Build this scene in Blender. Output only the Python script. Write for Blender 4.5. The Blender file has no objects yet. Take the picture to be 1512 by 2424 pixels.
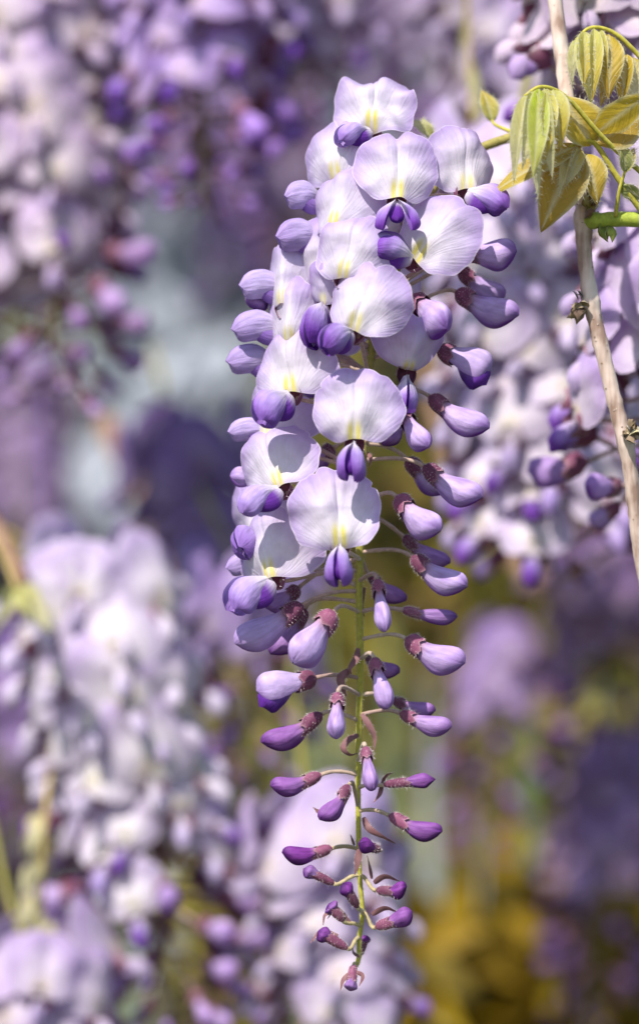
import bpy, math, random
from mathutils import Vector, Matrix, noise

R = math.radians
SC = bpy.context.scene
COL = SC.collection

# ------------------------------------------------------------------ camera
CAM_D = 0.70                 # camera to the hanging flower cluster
EYE = 1.60                   # height of the lens above the ground
S = 0.256 / 2424.0           # metres per picture unit at the flower cluster
cam_data = bpy.data.cameras.new("camera")
cam = bpy.data.objects.new("camera", cam_data)
COL.objects.link(cam)
cam.location = (0, -CAM_D, EYE)
cam.rotation_euler = (R(90), 0, 0)
cam_data.sensor_fit = 'VERTICAL'
cam_data.sensor_height = 36.0
cam_data.lens = 18.0 / (0.128 / CAM_D)
cam_data.clip_start = 0.02
cam_data.clip_end = 500
cam_data.dof.use_dof = True
cam_data.dof.focus_distance = CAM_D - 0.010
cam_data.dof.aperture_fstop = 5.6
SC.camera = cam

# ------------------------------------------------------------------ sky, sun, exposure
SUN_EL, SUN_AZ = 51.0, 210.0     # azimuth of the sun, clockwise from +Y (behind the camera, to its left)
w = bpy.data.worlds.new("World")
SC.world = w
w.use_nodes = True
nt = w.node_tree
bg = nt.nodes["Background"]
sky = nt.nodes.new("ShaderNodeTexSky")
sky.sky_type = 'NISHITA'
sky.sun_disc = False
sky.sun_elevation = R(SUN_EL)
sky.sun_rotation = R(SUN_AZ)
nt.links.new(sky.outputs[0], bg.inputs[0])
bg.inputs[1].default_value = 0.115
sd = bpy.data.lights.new("sun", 'SUN')
sd.energy = 4.5
sd.angle = R(0.53)
sd.color = (1.0, 0.94, 0.86)
sun = bpy.data.objects.new("sun", sd)
COL.objects.link(sun)
to_sun = Vector((math.sin(R(SUN_AZ)) * math.cos(R(SUN_EL)), math.cos(R(SUN_AZ)) * math.cos(R(SUN_EL)), math.sin(R(SUN_EL))))
sun.location = to_sun * 20
sun.rotation_euler = to_sun.to_track_quat('Z', 'Y').to_euler()
SC.view_settings.view_transform = 'Standard'
SC.view_settings.look = 'None'
SC.view_settings.exposure = 0.57
SC.view_settings.gamma = 1.0
SC.view_settings.use_curve_mapping = False


# ------------------------------------------------------------------ helpers
def P(x, y, depth=0.0):
    """picture position (1512 x 2424 units) and the distance behind the flower cluster -> place"""
    f = (CAM_D + depth) / CAM_D
    return Vector(((x - 756) * S * f, depth, EYE - (y - 1212) * S * f))


def PX(p):
    f = (CAM_D + p.y) / CAM_D
    return (p.x / (S * f) + 756, 1212 - (p.z - EYE) / (S * f))


def lerp(a, b, t):
    return a + (b - a) * t


def mix(a, b, t):
    t = max(0.0, min(1.0, t))
    return tuple(a[i] + (b[i] - a[i]) * t for i in range(3))


def sstep(a, b, x):
    t = max(0.0, min(1.0, (x - a) / (b - a)))
    return t * t * (3 - 2 * t)


class MB:
    """collects geometry for ONE mesh object"""
    def __init__(self):
        self.v, self.f, self.uv, self.c, self.m = [], [], [], [], []

    def vert(self, p, uv=(0, 0), c=(1, 1, 1)):
        self.v.append(tuple(p)); self.uv.append(uv); self.c.append(c)
        return len(self.v) - 1

    def face(self, idx, m=0):
        self.f.append(tuple(idx)); self.m.append(m)

    def grid(self, rows, m=0, closed=False):
        """rows: lists of (p, uv, c)"""
        ids = [[self.vert(*q) for q in r] for r in rows]
        n = len(ids[0])
        for i in range(len(ids) - 1):
            for j in range(n if closed else n - 1):
                k = (j + 1) % n
                self.face((ids[i][j], ids[i][k], ids[i + 1][k], ids[i + 1][j]), m)
        return ids

    def tube(self, pts, rad, col, seg=8, m=0, cap=True, bump=0.0, seed=0):
        rows = []
        n = len(pts)
        ref = Vector((0.31, -0.87, 0.39))
        for i, p in enumerate(pts):
            p = Vector(p)
            t = (Vector(pts[min(i + 1, n - 1)]) - Vector(pts[max(i - 1, 0)])).normalized()
            a = t.cross(ref)
            if a.length < 1e-4:
                a = t.cross(Vector((1, 0, 0)))
            a.normalize()
            b = t.cross(a)
            r = rad[i] if isinstance(rad, (list, tuple)) else rad
            c = col[i] if isinstance(col, list) else col
            row = []
            for j in range(seg):
                an = 2 * math.pi * j / seg
                rr = r
                if bump:
                    rr *= 1 + bump * noise.noise(Vector((i * 0.6 + seed, math.cos(an) * 1.5, math.sin(an) * 1.5)))
                row.append((p + (a * math.cos(an) + b * math.sin(an)) * rr, (j / seg, i / max(1, n - 1)), c))
            rows.append(row)
        ids = self.grid(rows, m, True)
        if cap:
            self.face(ids[0][::-1], m); self.face(ids[-1], m)

    def hairs(self, pts, length, width, col, rng, m=0):
        """pts: (position, outward direction)"""
        for p, d in pts:
            d = (d + Vector((rng.uniform(-.5, .5), rng.uniform(-.5, .5), rng.uniform(-.5, .5)))).normalized()
            s = d.cross(Vector((rng.uniform(-1, 1), rng.uniform(-1, 1), rng.uniform(-1, 1))))
            if s.length < 1e-5:
                continue
            s = s.normalized() * width
            q = p + d * length * rng.uniform(.5, 1.2)
            a = self.vert(p - s, (.5, .5), col); b = self.vert(p + s, (.5, .5), col); c = self.vert(q, (.5, .5), col)
            self.face((a, b, c), m)

    def merge(self, o, M):
        n = len(self.v)
        for p in o.v:
            self.v.append(tuple(M @ Vector(p)))
        self.uv += o.uv; self.c += o.c
        self.f += [tuple(i + n for i in f) for f in o.f]
        self.m += o.m

    def mesh(self, name, mats):
        me = bpy.data.meshes.new(name)
        me.from_pydata(self.v, [], self.f)
        for m in mats:
            me.materials.append(m)
        at = me.color_attributes.new("Col", 'FLOAT_COLOR', 'POINT')
        flat = []
        for c in self.c:
            flat += [c[0], c[1], c[2], 1.0]
        at.data.foreach_set("color", flat)
        ul = me.uv_layers.new(name="UVMap")
        li = [0] * len(me.loops)
        me.loops.foreach_get("vertex_index", li)
        fu = []
        for i in li:
            fu += self.uv[i]
        ul.data.foreach_set("uv", fu)
        me.polygons.foreach_set("material_index", self.m)
        me.polygons.foreach_set("use_smooth", [True] * len(self.f))
        me.update()
        return me


def obj(name, data, parent=None, M=None):
    o = bpy.data.objects.new(name, data)
    COL.objects.link(o)
    if parent is not None:
        o.parent = parent
    if M is not None:
        o.matrix_local = M
    return o


def tag(o, label=None, cat=None, group=None, kind=None):
    if label: o['label'] = label
    if cat: o['category'] = cat
    if group: o['group'] = group
    if kind: o['kind'] = kind
    return o


def thing(name, loc, label, cat, group=None):
    o = obj(name, None)
    o.empty_display_size = 0.01
    o.location = loc
    return tag(o, label, cat, group)


def smooth_path(pts, n=6):
    """Catmull-Rom through pts"""
    pts = [Vector(p) for p in pts]
    if len(pts) < 3:
        return [pts[0].lerp(pts[-1], i / n) for i in range(n + 1)]
    out = []
    q = [pts[0] * 2 - pts[1]] + pts + [pts[-1] * 2 - pts[-2]]
    for i in range(1, len(q) - 2):
        p0, p1, p2, p3 = q[i - 1], q[i], q[i + 1], q[i + 2]
        for k in range(n):
            t = k / n
            out.append(0.5 * ((2 * p1) + (p2 - p0) * t + (2 * p0 - 5 * p1 + 4 * p2 - p3) * t * t + (3 * p1 - p0 - 3 * p2 + p3) * t ** 3))
    out.append(pts[-1])
    return out


# ------------------------------------------------------------------ materials
def new_mat(name):
    m = bpy.data.materials.new(name)
    m.use_nodes = True
    n = m.node_tree
    n.nodes.clear()
    return m, n.nodes, n.links


def N(nodes, t, **kw):
    n = nodes.new(t)
    for k, v in kw.items():
        setattr(n, k, v)
    return n


def petal_material(name, trans=0.40, vein=0.065, rough=0.55, bump=0.42, vscale=38.0, spec=0.25):
    """thin living tissue: pigment from the mesh, streaked veins, light passing through"""
    m, nd, ln = new_mat(name)
    out = N(nd, 'ShaderNodeOutputMaterial')
    at = N(nd, 'ShaderNodeAttribute', attribute_name='Col')
    oi = N(nd, 'ShaderNodeObjectInfo')
    uv = N(nd, 'ShaderNodeUVMap', uv_map='UVMap')
    mp = N(nd, 'ShaderNodeMapping')
    mp.inputs['Scale'].default_value = (vscale, 2.2, 1)
    ln.new(uv.outputs[0], mp.inputs[0])
    ns = N(nd, 'ShaderNodeTexNoise')
    ns.inputs['Scale'].default_value = 1.0
    ns.inputs['Detail'].default_value = 3.0
    ln.new(mp.outputs[0], ns.inputs['Vector'])
    mr = N(nd, 'ShaderNodeMapRange')
    mr.inputs['From Min'].default_value = 0.25
    mr.inputs['From Max'].default_value = 0.75
    mr.inputs['To Min'].default_value = 1.0 - vein
    mr.inputs['To Max'].default_value = 1.0 + vein * .5
    ln.new(ns.outputs['Fac'], mr.inputs['Value'])
    tc = N(nd, 'ShaderNodeTexCoord')
    n2 = N(nd, 'ShaderNodeTexNoise')
    n2.inputs['Scale'].default_value = 350.0
    n2.inputs['Detail'].default_value = 3.0
    ln.new(tc.outputs['Object'], n2.inputs['Vector'])
    m2 = N(nd, 'ShaderNodeMapRange')
    m2.inputs['From Min'].default_value = 0.3
    m2.inputs['From Max'].default_value = 0.7
    m2.inputs['To Min'].default_value = 0.93
    m2.inputs['To Max'].default_value = 1.05
    ln.new(n2.outputs['Fac'], m2.inputs['Value'])
    mul = N(nd, 'ShaderNodeMath', operation='MULTIPLY')
    ln.new(mr.outputs[0], mul.inputs[0]); ln.new(m2.outputs[0], mul.inputs[1])
    mc = N(nd, 'ShaderNodeMix', data_type='RGBA', blend_type='MULTIPLY')
    mc.inputs['Factor'].default_value = 1.0
    ln.new(at.outputs['Color'], mc.inputs['A']); ln.new(oi.outputs['Color'], mc.inputs['B'])
    sc = N(nd, 'ShaderNodeVectorMath', operation='SCALE')
    ln.new(mc.outputs['Result'], sc.inputs[0]); ln.new(mul.outputs[0], sc.inputs['Scale'])
    bs = N(nd, 'ShaderNodeBsdfPrincipled')
    ln.new(sc.outputs[0], bs.inputs['Base Color'])
    bs.inputs['Roughness'].default_value = rough
    bs.inputs['Specular IOR Level'].default_value = spec
    tr = N(nd, 'ShaderNodeBsdfTranslucent')
    ln.new(sc.outputs[0], tr.inputs['Color'])
    bp = N(nd, 'ShaderNodeBump')
    bp.inputs['Strength'].default_value = bump
    bp.inputs['Distance'].default_value = 0.0006
    hs = N(nd, 'ShaderNodeMath', operation='ADD')
    ln.new(ns.outputs['Fac'], hs.inputs[0]); ln.new(n2.outputs['Fac'], hs.inputs[1])
    ln.new(hs.outputs[0], bp.inputs['Height'])
    ln.new(bp.outputs[0], bs.inputs['Normal'])
    ln.new(bp.outputs[0], tr.inputs['Normal'])
    ms = N(nd, 'ShaderNodeMixShader')
    ms.inputs[0].default_value = trans
    ln.new(bs.outputs[0], ms.inputs[1]); ln.new(tr.outputs[0], ms.inputs[2])
    ln.new(ms.outputs[0], out.inputs['Surface'])
    return m


def stem_material(name, rough=0.7, sheen=0.5, nscale=900.0, amp=0.22, bump=0.3, dist=0.0003):
    m, nd, ln = new_mat(name)
    out = N(nd, 'ShaderNodeOutputMaterial')
    at = N(nd, 'ShaderNodeAttribute', attribute_name='Col')
    tc = N(nd, 'ShaderNodeTexCoord')
    n2 = N(nd, 'ShaderNodeTexNoise')
    n2.inputs['Scale'].default_value = nscale
    n2.inputs['Detail'].default_value = 4.0
    ln.new(tc.outputs['Object'], n2.inputs['Vector'])
    m2 = N(nd, 'ShaderNodeMapRange')
    m2.inputs['From Min'].default_value = 0.3
    m2.inputs['From Max'].default_value = 0.7
    m2.inputs['To Min'].default_value = 1 - amp
    m2.inputs['To Max'].default_value = 1 + amp
    ln.new(n2.outputs['Fac'], m2.inputs['Value'])
    sc = N(nd, 'ShaderNodeVectorMath', operation='SCALE')
    ln.new(at.outputs['Color'], sc.inputs[0]); ln.new(m2.outputs[0], sc.inputs['Scale'])
    bs = N(nd, 'ShaderNodeBsdfPrincipled')
    ln.new(sc.outputs[0], bs.inputs['Base Color'])
    bs.inputs['Roughness'].default_value = rough
    bs.inputs['Specular IOR Level'].default_value = 0.3
    bs.inputs['Sheen Weight'].default_value = sheen
    bs.inputs['Sheen Roughness'].default_value = 0.35
    bp = N(nd, 'ShaderNodeBump')
    bp.inputs['Strength'].default_value = bump
    bp.inputs['Distance'].default_value = dist
    ln.new(n2.outputs['Fac'], bp.inputs['Height'])
    ln.new(bp.outputs[0], bs.inputs['Normal'])
    ln.new(bs.outputs[0], out.inputs['Surface'])
    return m


def bark_material(name, c0, c1, c2):
    m, nd, ln = new_mat(name)
    out = N(nd, 'ShaderNodeOutputMaterial')
    tc = N(nd, 'ShaderNodeTexCoord')
    mp = N(nd, 'ShaderNodeMapping')
    mp.inputs['Scale'].default_value = (420, 420, 60)
    ln.new(tc.outputs['Object'], mp.inputs[0])
    n1 = N(nd, 'ShaderNodeTexNoise'); n1.inputs['Scale'].default_value = 1.0; n1.inputs['Detail'].default_value = 5
    ln.new(mp.outputs[0], n1.inputs['Vector'])
    n2 = N(nd, 'ShaderNodeTexNoise'); n2.inputs['Scale'].default_value = 95.0; n2.inputs['Detail'].default_value = 3
    ln.new(tc.outputs['Object'], n2.inputs['Vector'])
    ad = N(nd, 'ShaderNodeMath', operation='ADD')
    ln.new(n1.outputs['Fac'], ad.inputs[0]); ln.new(n2.outputs['Fac'], ad.inputs[1])
    rp = N(nd, 'ShaderNodeValToRGB')
    e = rp.color_ramp.elements
    e[0].position, e[0].color = 0.40, (*c0, 1)
    e[1].position, e[1].color = 0.60, (*c2, 1)
    k = e.new(0.5); k.color = (*c1, 1)
    hf = N(nd, 'ShaderNodeMath', operation='MULTIPLY'); hf.inputs[1].default_value = 0.5
    ln.new(ad.outputs[0], hf.inputs[0]); ln.new(hf.outputs[0], rp.inputs[0])
    bs = N(nd, 'ShaderNodeBsdfPrincipled')
    bs.inputs['Roughness'].default_value = 0.7
    bs.inputs['Specular IOR Level'].default_value = 0.3
    ln.new(rp.outputs[0], bs.inputs['Base Color'])
    bp = N(nd, 'ShaderNodeBump'); bp.inputs['Strength'].default_value = 0.35; bp.inputs['Distance'].default_value = 0.0005
    ln.new(n1.outputs['Fac'], bp.inputs['Height']); ln.new(bp.outputs[0], bs.inputs['Normal'])
    ln.new(bs.outputs[0], out.inputs['Surface'])
    return m


def ground_material():
    m, nd, ln = new_mat('garden_soil_and_turf')
    out = N(nd, 'ShaderNodeOutputMaterial')
    tc = N(nd, 'ShaderNodeTexCoord')
    n1 = N(nd, 'ShaderNodeTexNoise'); n1.inputs['Scale'].default_value = 1.3; n1.inputs['Detail'].default_value = 8
    ln.new(tc.outputs['Object'], n1.inputs['Vector'])
    rp = N(nd, 'ShaderNodeValToRGB')
    e = rp.color_ramp.elements
    e[0].position, e[0].color = 0.4, (0.07, 0.05, 0.03, 1)
    e[1].position, e[1].color = 0.6, (0.06, 0.09, 0.025, 1)
    ln.new(n1.outputs['Fac'], rp.inputs[0])
    bs = N(nd, 'ShaderNodeBsdfPrincipled'); bs.inputs['Roughness'].default_value = 0.95
    ln.new(rp.outputs[0], bs.inputs['Base Color'])
    ln.new(bs.outputs[0], out.inputs['Surface'])
    return m


M_PETAL = petal_material('petal')
M_WING = petal_material('wing_petal', trans=.3, vein=.30, bump=.5, vscale=16.0)
M_LEAF = petal_material('young_leaf', trans=0.48, vein=0.18, rough=0.5, bump=0.5, vscale=9.0, spec=0.35)
M_FOLI = petal_material('foliage', trans=0.25, vein=0.2, rough=0.5, bump=0.2, vscale=6.0)
M_STEM = stem_material('stem')
M_CAL = stem_material('calyx', sheen=0.15, nscale=700, amp=0.12)
M_BARK = bark_material('pale_bark', (0.30, 0.20, 0.155), (0.54, 0.42, 0.355), (0.66, 0.55, 0.48))
M_BARK2 = bark_material('brown_bark', (0.13, 0.07, 0.045), (0.26, 0.15, 0.10), (0.36, 0.23, 0.16))

# pigments (linear); BUDD and MAGD also carry painted shade under the buds
WHITE = (0.79, 0.73, 0.84)
LILAC = (0.49, 0.355, 0.685)
YEL = (0.80, 0.71, 0.10)
CREAM = (0.80, 0.77, 0.72)
WINGP = (0.54, 0.41, 0.80)
PURP = (0.22, 0.06, 0.48)
DEEP = (0.10, 0.014, 0.27)
BUDP = (0.62, 0.46, 0.82)
BUDD = (0.18, 0.04, 0.37)
MAG = (0.30, 0.065, 0.40)
MAGD = (0.085, 0.012, 0.15)
CALY = (0.11, 0.028, 0.065)
CALYP = (0.27, 0.085, 0.16)
HAIR = (0.74, 0.66, 0.68)
PEDI = (0.34, 0.23, 0.20)
RACH = (0.24, 0.22, 0.045)


# ------------------------------------------------------------------ flower parts (millimetres, x side, y forward, z up)
def banner(mb, W=20.0, seed=0, fold=0.0, reflex=0.0, rings=14, segs=56, wav=1.0, notch=0.10, m=0, cup=1.0, tint=0.0, egg=None):
    h = W / 2
    rng = random.Random(seed)
    ph = [rng.uniform(0, 6.28) for _ in range(4)]
    asym = rng.uniform(-.09, .09)
    cl, cr_, ct = rng.uniform(.5, 1.9), rng.uniform(.5, 1.9), rng.uniform(.5, 1.9)
    nick = [(rng.uniform(0, math.pi), rng.uniform(.02, .07), rng.uniform(.04, .10)) for _ in range(3)]
    ykw = rng.uniform(.6, 1.0)
    tall = rng.uniform(.90, 1.06)
    eg = rng.uniform(-.16, .08) if egg is None else egg
    zc = 0.74 * h + .4
    rows = []
    cr, sr = math.cos(reflex), math.sin(reflex)
    for i in range(rings + 1):
        ro = (i / rings) ** 0.9
        row = []
        for j in range(segs):
            th = 2 * math.pi * j / segs
            up = abs(((th - math.pi / 2 + math.pi) % (2 * math.pi)) - math.pi)
            dn = abs(((th + math.pi / 2 + math.pi) % (2 * math.pi)) - math.pi)
            Rr = 1 - notch * math.exp(-(up / 0.16) ** 2) - 0.20 * math.exp(-(dn / 0.42) ** 2)
            Rr += wav * (0.018 * math.sin(3 * th + ph[0]) + 0.012 * math.sin(7 * th + ph[1]) + 0.008 * math.sin(13 * th + ph[2]))
            for na, nd_, nw in nick:
                Rr -= wav * nd_ * math.exp(-((th - na) / nw) ** 2)
            x = h * Rr * ro * math.cos(th) * (1 + asym * math.cos(th))
            z = h * tall * Rr * ro * math.sin(th)
            x *= 1 + eg * math.sin(th) * ro
            xn, zn = x / h, z / h
            y = 0.0
            y -= cup * (0.16 * h * abs(xn) ** 2.2 + .34 * (cl if xn < 0 else cr_) * h * max(0, abs(xn) - .5) ** 1.6)                       # sides roll back
            y -= (0.18 * h * max(0, zn + .1) ** 2.0 + .6 * ct * h * max(0, zn - .5) ** 1.6) * cup               # top rolls back
            y -= 0.25 * h * max(0, -zn - .35) ** 2.0
            y += 0.05 * h * math.exp(-((abs(xn) - .17) / .13) ** 2 - ((zn + .55) / .35) ** 2)
            y -= 0.105 * h * math.exp(-abs(xn) / .07) * sstep(-.8, -.2, zn + .2) * (0.6 + .4 * zn)
            y -= fold * abs(x) * (0.9 - 0.1 * zn)
            edge = ro ** 3
            y += wav * edge * h * (0.075 * math.sin(2 * th + ph[3]) + 0.05 * math.sin(5 * th + ph[1]) + 0.02 * math.sin(11 * th + ph[0]))
            y += wav * h * 0.16 * noise.noise(Vector((xn * 1.6 + seed * 3.1, zn * 1.6, seed * 1.7)))
            # pigment
            d = math.hypot(xn * 1.05, (zn + .45) * .85)
            c = mix(WHITE, LILAC, sstep(.34, 1.25, d) * .82 + tint)
            c = mix(c, mix(LILAC, PURP, .12), .6 * sstep(.78, 1.0, ro))
            c = mix(c, WHITE, .7 * sstep(.965, 1.0, ro))
            yk = math.exp(-((abs(xn) - .085) / .06) ** 2) * sstep(-.98, -.75, zn) * (1 - sstep(-.52, -.22, zn + 0.25 * abs(xn)))
            c = mix(c, CREAM, .8 * math.exp(-(xn / .22) ** 2 - ((zn + .5) / .28) ** 2))
            c = mix(c, YEL, yk * ykw)
            c = mix(c, LILAC, .30 * sstep(.1, .6, noise.noise(Vector((xn * 2.2 + seed, zn * 2.2, seed * .7)))))
            c = mix(c, (.46, .36, .30), .45 * sstep(.965, 1, ro) * sstep(.30, .5, noise.noise(Vector((th * 1.4, seed * 5.3, 2.0)))))
            ang = math.atan2(xn, zn + 1.05)
            dist = math.hypot(xn, zn + 1.05)
            zz = z + zc
            yy = y * cr - zz * sr
            zq = y * sr + zz * cr
            row.append((Vector((x, yy + 5.2, zq + .5)) * .001, (ang * .5 + .5 + seed * .37, dist * .5), c))
        rows.append(row)
    mb.grid(rows, m, True)


def wing(mb, side, L=13.0, droop=R(30), spread=0.0, H=4.4, B=3.4, seed=0, ns=14, nt_=10, m=0, deep=0.5, open_=0.0, pale=0.0):
    """one wing petal: an obovate shell beside the keel"""
    rows = []
    cd, sd_ = math.cos(droop), math.sin(droop)
    for i in range(ns + 1):
        s = i / ns
        hh = H * lerp(.20, 1.0, sstep(-.05, .62, s)) * (1 - .10 * s * s)
        if s > .74:
            hh *= max(0.0, 1 - ((s - .74) / .262) ** 2.6) ** .5
        row = []
        for j in range(nt_ + 1):
            t = -1 + 2 * j / nt_
            yl = s * L * (1 + .05 * t)
            zl = t * hh + .08 * L * math.sin(math.pi * s) * 1.0 - .10 * L * s * s
            bul = B * math.sqrt(max(0, 1 - t * t)) ** 1.15 * (hh / H) * sstep(0, .25, s)
            xl = side * (0.25 + bul + open_ * s * 2.0 + spread * s * L)
            if t > 0:
                xl -= side * 0.12 * t * s
            xl += .35 * noise.noise(Vector((s * 3, t * 2, seed * 2.3 + side)))
            y = yl * cd + zl * sd_
            z = -yl * sd_ + zl * cd
            c = mix(WHITE, WINGP, sstep(.12, .55, s))
            c = mix(c, PURP, deep * sstep(.40, .95, s) + (1 - deep) * .45 * sstep(.75, 1, s))
            c = mix(c, PURP, .7 * sstep(.8, 1, t) * sstep(.3, .6, s) * deep)
            c = mix(c, DEEP, deep * .9 * sstep(.1, -.9, t) * sstep(.1, .6, s))
            c = mix(c, WHITE, pale)
            row.append((Vector((xl, y + 4.2, z + .3)) * .001, (t * .3 + seed * .7, s), c))
        rows.append(row)
    mb.grid(rows, m)


def keel(mb, L=11.0, droop=R(30), H=3.6, B=1.9, m=0, ns=10, seg=12, col0=PURP, col1=DEEP, seed=0):
    rows = []
    cd, sd_ = math.cos(droop), math.sin(droop)
    for i in range(ns + 1):
        s = i / ns
        hh = H * (0.18 + 0.82 * math.sin(math.pi * min(1, s * .9 + .03)) ** .7)
        if s > .82:
            hh *= math.sqrt(max(0.0, 1 - ((s - .82) / .182) ** 2))
        bb = B * hh / H
        row = []
        for j in range(seg):
            a = 2 * math.pi * j / seg
            xl = bb * math.cos(a)
            zl = hh * math.sin(a) - .9 - .6 * math.sin(math.pi * s) + 2.4 * s * s
            yl = s * L
            y = yl * cd + zl * sd_
            z = -yl * sd_ + zl * cd
            row.append((Vector((xl, y + 4.2, z)) * .001, (j / seg, s), mix(mix(WHITE, col0, sstep(0, .35, s)), col1, s)))
        rows.append(row)
    mb.grid(rows, m, True)


def calyx(mb, L=5.5, r0=1.0, r1=2.9, seed=0, seg=20, rings=7, m=0, tone=0.3, hair=30, oval=1.15, y0=0.0, teeth=1.0):
    rng = random.Random(seed + 71)
    rows = []
    hp = []
    for i in range(rings + 1):
        s = i / rings
        row = []
        for j in range(seg):
            a = 2 * math.pi * j / seg
            tooth = abs(((a * 5 / (2 * math.pi)) % 1) - .5) * 2      # 5 teeth
            ln_ = L * (1 + .16 * -math.sin(a)) + teeth * 1.2 * tooth - .3
            r = lerp(r0, r1, sstep(-.25, .55, s))
            if s > .8:
                r *= 1 + .03 * (s - .8) * 5
            r *= 1 + .06 * noise.noise(Vector((math.cos(a), math.sin(a), s * 2 + seed)))
            if i == 0:
                r = r0 * .6
            p = Vector((r * math.cos(a), y0 + s * ln_, r * oval * math.sin(a))) * .001
            k = noise.noise(Vector((math.cos(a) * 2, math.sin(a) * 2, s * 3 + seed * 1.3)))
            c = mix(CALY, CALYP, tone + .5 * k)
            c = mix(c, (0.42, .26, .29), .5 * sstep(.88, 1, s))
            row.append((p, (j / seg, s), c))
            if hair and rng.random() < hair / (rings * seg):
                hp.append((p, Vector((math.cos(a), .35, math.sin(a))).normalized()))
        rows.append(row)
    mb.grid(rows, m, True)
    if hp:
        mb.hairs(hp, .0009, .00004, HAIR, rng, m)


def bud_petals(mb, L=16.0, W=8.0, s0=.2, seed=0, ns=18, seg=24, m=0, tone=0.0, flat=.66, bend=.10, tip=.0, dark=.5, half=False):
    """folded standard petal of an unopened flower; L counts from the calyx base"""
    c0 = mix(BUDP, MAG, tone)
    c1 = mix(BUDD, MAGD, tone)
    rows = []
    h = W / 2
    for i in range(ns + 1):
        s = i / ns
        # half height: narrow neck, wide beyond the middle, rounded tip
        neck = lerp(.46, 1.0, sstep(0, .66, s))
        hh = h * neck
        e = .70
        if s > e:
            q = (s - e) / (1 - e)
            hh *= (1 - q ** (2.3 - tip)) ** (.56 + tip * .35) if q < 1 else 0.0
        yl = (s0 + (1 - s0) * s) * L
        zc = bend * L * (s * s * 1.7 - s * .6)
        row = []
        for j in range(seg):
            a = 2 * math.pi * j / seg
            ca, sa = math.cos(a), math.sin(a)
            dn = max(0.0, -sa)
            bx = hh * flat * (abs(ca) ** (1.22 + .4 * dn)) * (1 if ca >= 0 else -1)
            bx *= 1 - .26 * math.exp(-((sa + .60) / .10) ** 2) * sstep(.05, .35, s)   # overlap line near the lower margin
            zz = hh * sa
            if sa > 0:
                zz *= 1 - .10 * s
            p = Vector((bx, yl, zc + zz))
            p += Vector((1, 0, 1)) * .26 * noise.noise(Vector((s * 3.2 + seed, ca * 1.5, sa * 1.5)))
            c = mix(c0, c1, min(1.0, dark * 1.35) * (.85 * sstep(-.35, -.95, sa) * sstep(.0, .5, s) + .75 * sstep(.72, 1.0, s) + .2 * tone))  # purple tip margin, plus underside shade painted into the colour
            c = mix(c, (0.66, .56, .82), .40 * (1 - tone) * sstep(.9, .2, abs(sa - .15)) * sstep(.75, .2, s))
            c = mix(c, c1, .38 * sstep(.05, .55, noise.noise(Vector((s * 3 + seed * 2, ca, sa * 2)))))
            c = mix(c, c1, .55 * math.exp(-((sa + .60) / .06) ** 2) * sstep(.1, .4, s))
            c = mix((.50, .27, .40), c, sstep(.02, .30, s))
            row.append((p * .001, ((a / 6.283) * 1.0 + seed * .31, s), c))
        rows.append(row)
    mb.grid(rows, m, True)


def bud_half(mb, L=16.0, W=9.0, s0=.2, seed=0, ns=16, nt_=14, m=0, tone=0.0, bend=.05):
    """a standard petal lifting off: a roof-like shell open below"""
    c0 = mix(BUDP, MAG, tone)
    c1 = mix(BUDD, MAGD, tone)
    rows = []
    h = W / 2
    for i in range(ns + 1):
        s = i / ns
        hh = h * lerp(.5, 1.0, sstep(0, .6, s))
        if s > .72:
            q = (s - .72) / .28
            hh *= math.sqrt(max(0, 1 - q * q)) if q < 1 else 0
        row = []
        for j in range(nt_ + 1):
            t = -1 + 2 * j / nt_
            a = math.pi / 2 + t * R(128)
            x = hh * .72 * math.cos(a) * (1 + .22 * abs(t) ** 3 * s)
            z = hh * math.sin(a) * 1.0 + bend * L * s * s
            y = (s0 + (1 - s0) * s) * L
            p = Vector((x, y, z))
            p += Vector((1, 0, 1)) * .2 * noise.noise(Vector((s * 3 + seed, t * 2, 4.4)))
            c = mix(c0, WHITE, .25 * (1 - abs(t)))
            c = mix(c, c1, .5 * sstep(.8, 1, abs(t)) + .45 * sstep(.8, 1, s))
            row.append((p * .001, (t * .3 + seed * .21, s), c))
        rows.append(row)
    mb.grid(rows, m)


# ------------------------------------------------------------------ the setting
gmb = MB()
for x, y in ((-150, -150), (150, -150), (150, 150), (-150, 150)):
    gmb.vert((x, y, 0), (x, y))
gmb.face((0, 1, 2, 3))
tag(obj('ground', gmb.mesh('ground', [ground_material()])), 'dark garden soil with patches of turf', 'ground', kind='structure')


# ------------------------------------------------------------------ leafy backdrop plants
def leaf_quad(mb, p, d, n, L, Wd, c, m=0):
    s = d.cross(n).normalized() * Wd * .5
    k = n.normalized()
    mid = p + d * L * .5 - k * L * .05
    a = mb.vert(p, (.5, 0), c); b = mb.vert(mid + s + k * Wd * .12, (1, .5), c)
    e = mb.vert(p + d * L - k * L * .18, (.5, 1), c); f = mb.vert(mid - s + k * Wd * .12, (0, .5), c)
    g = mb.vert(mid, (.5, .5), c)
    mb.face((a, b, g), m); mb.face((b, e, g), m); mb.face((e, f, g), m); mb.face((f, a, g), m)


def rnd_dir(rng):
    while True:
        v = Vector((rng.uniform(-1, 1), rng.uniform(-1, 1), rng.uniform(-1, 1)))
        if .05 < v.length < 1:
            return v.normalized()


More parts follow.
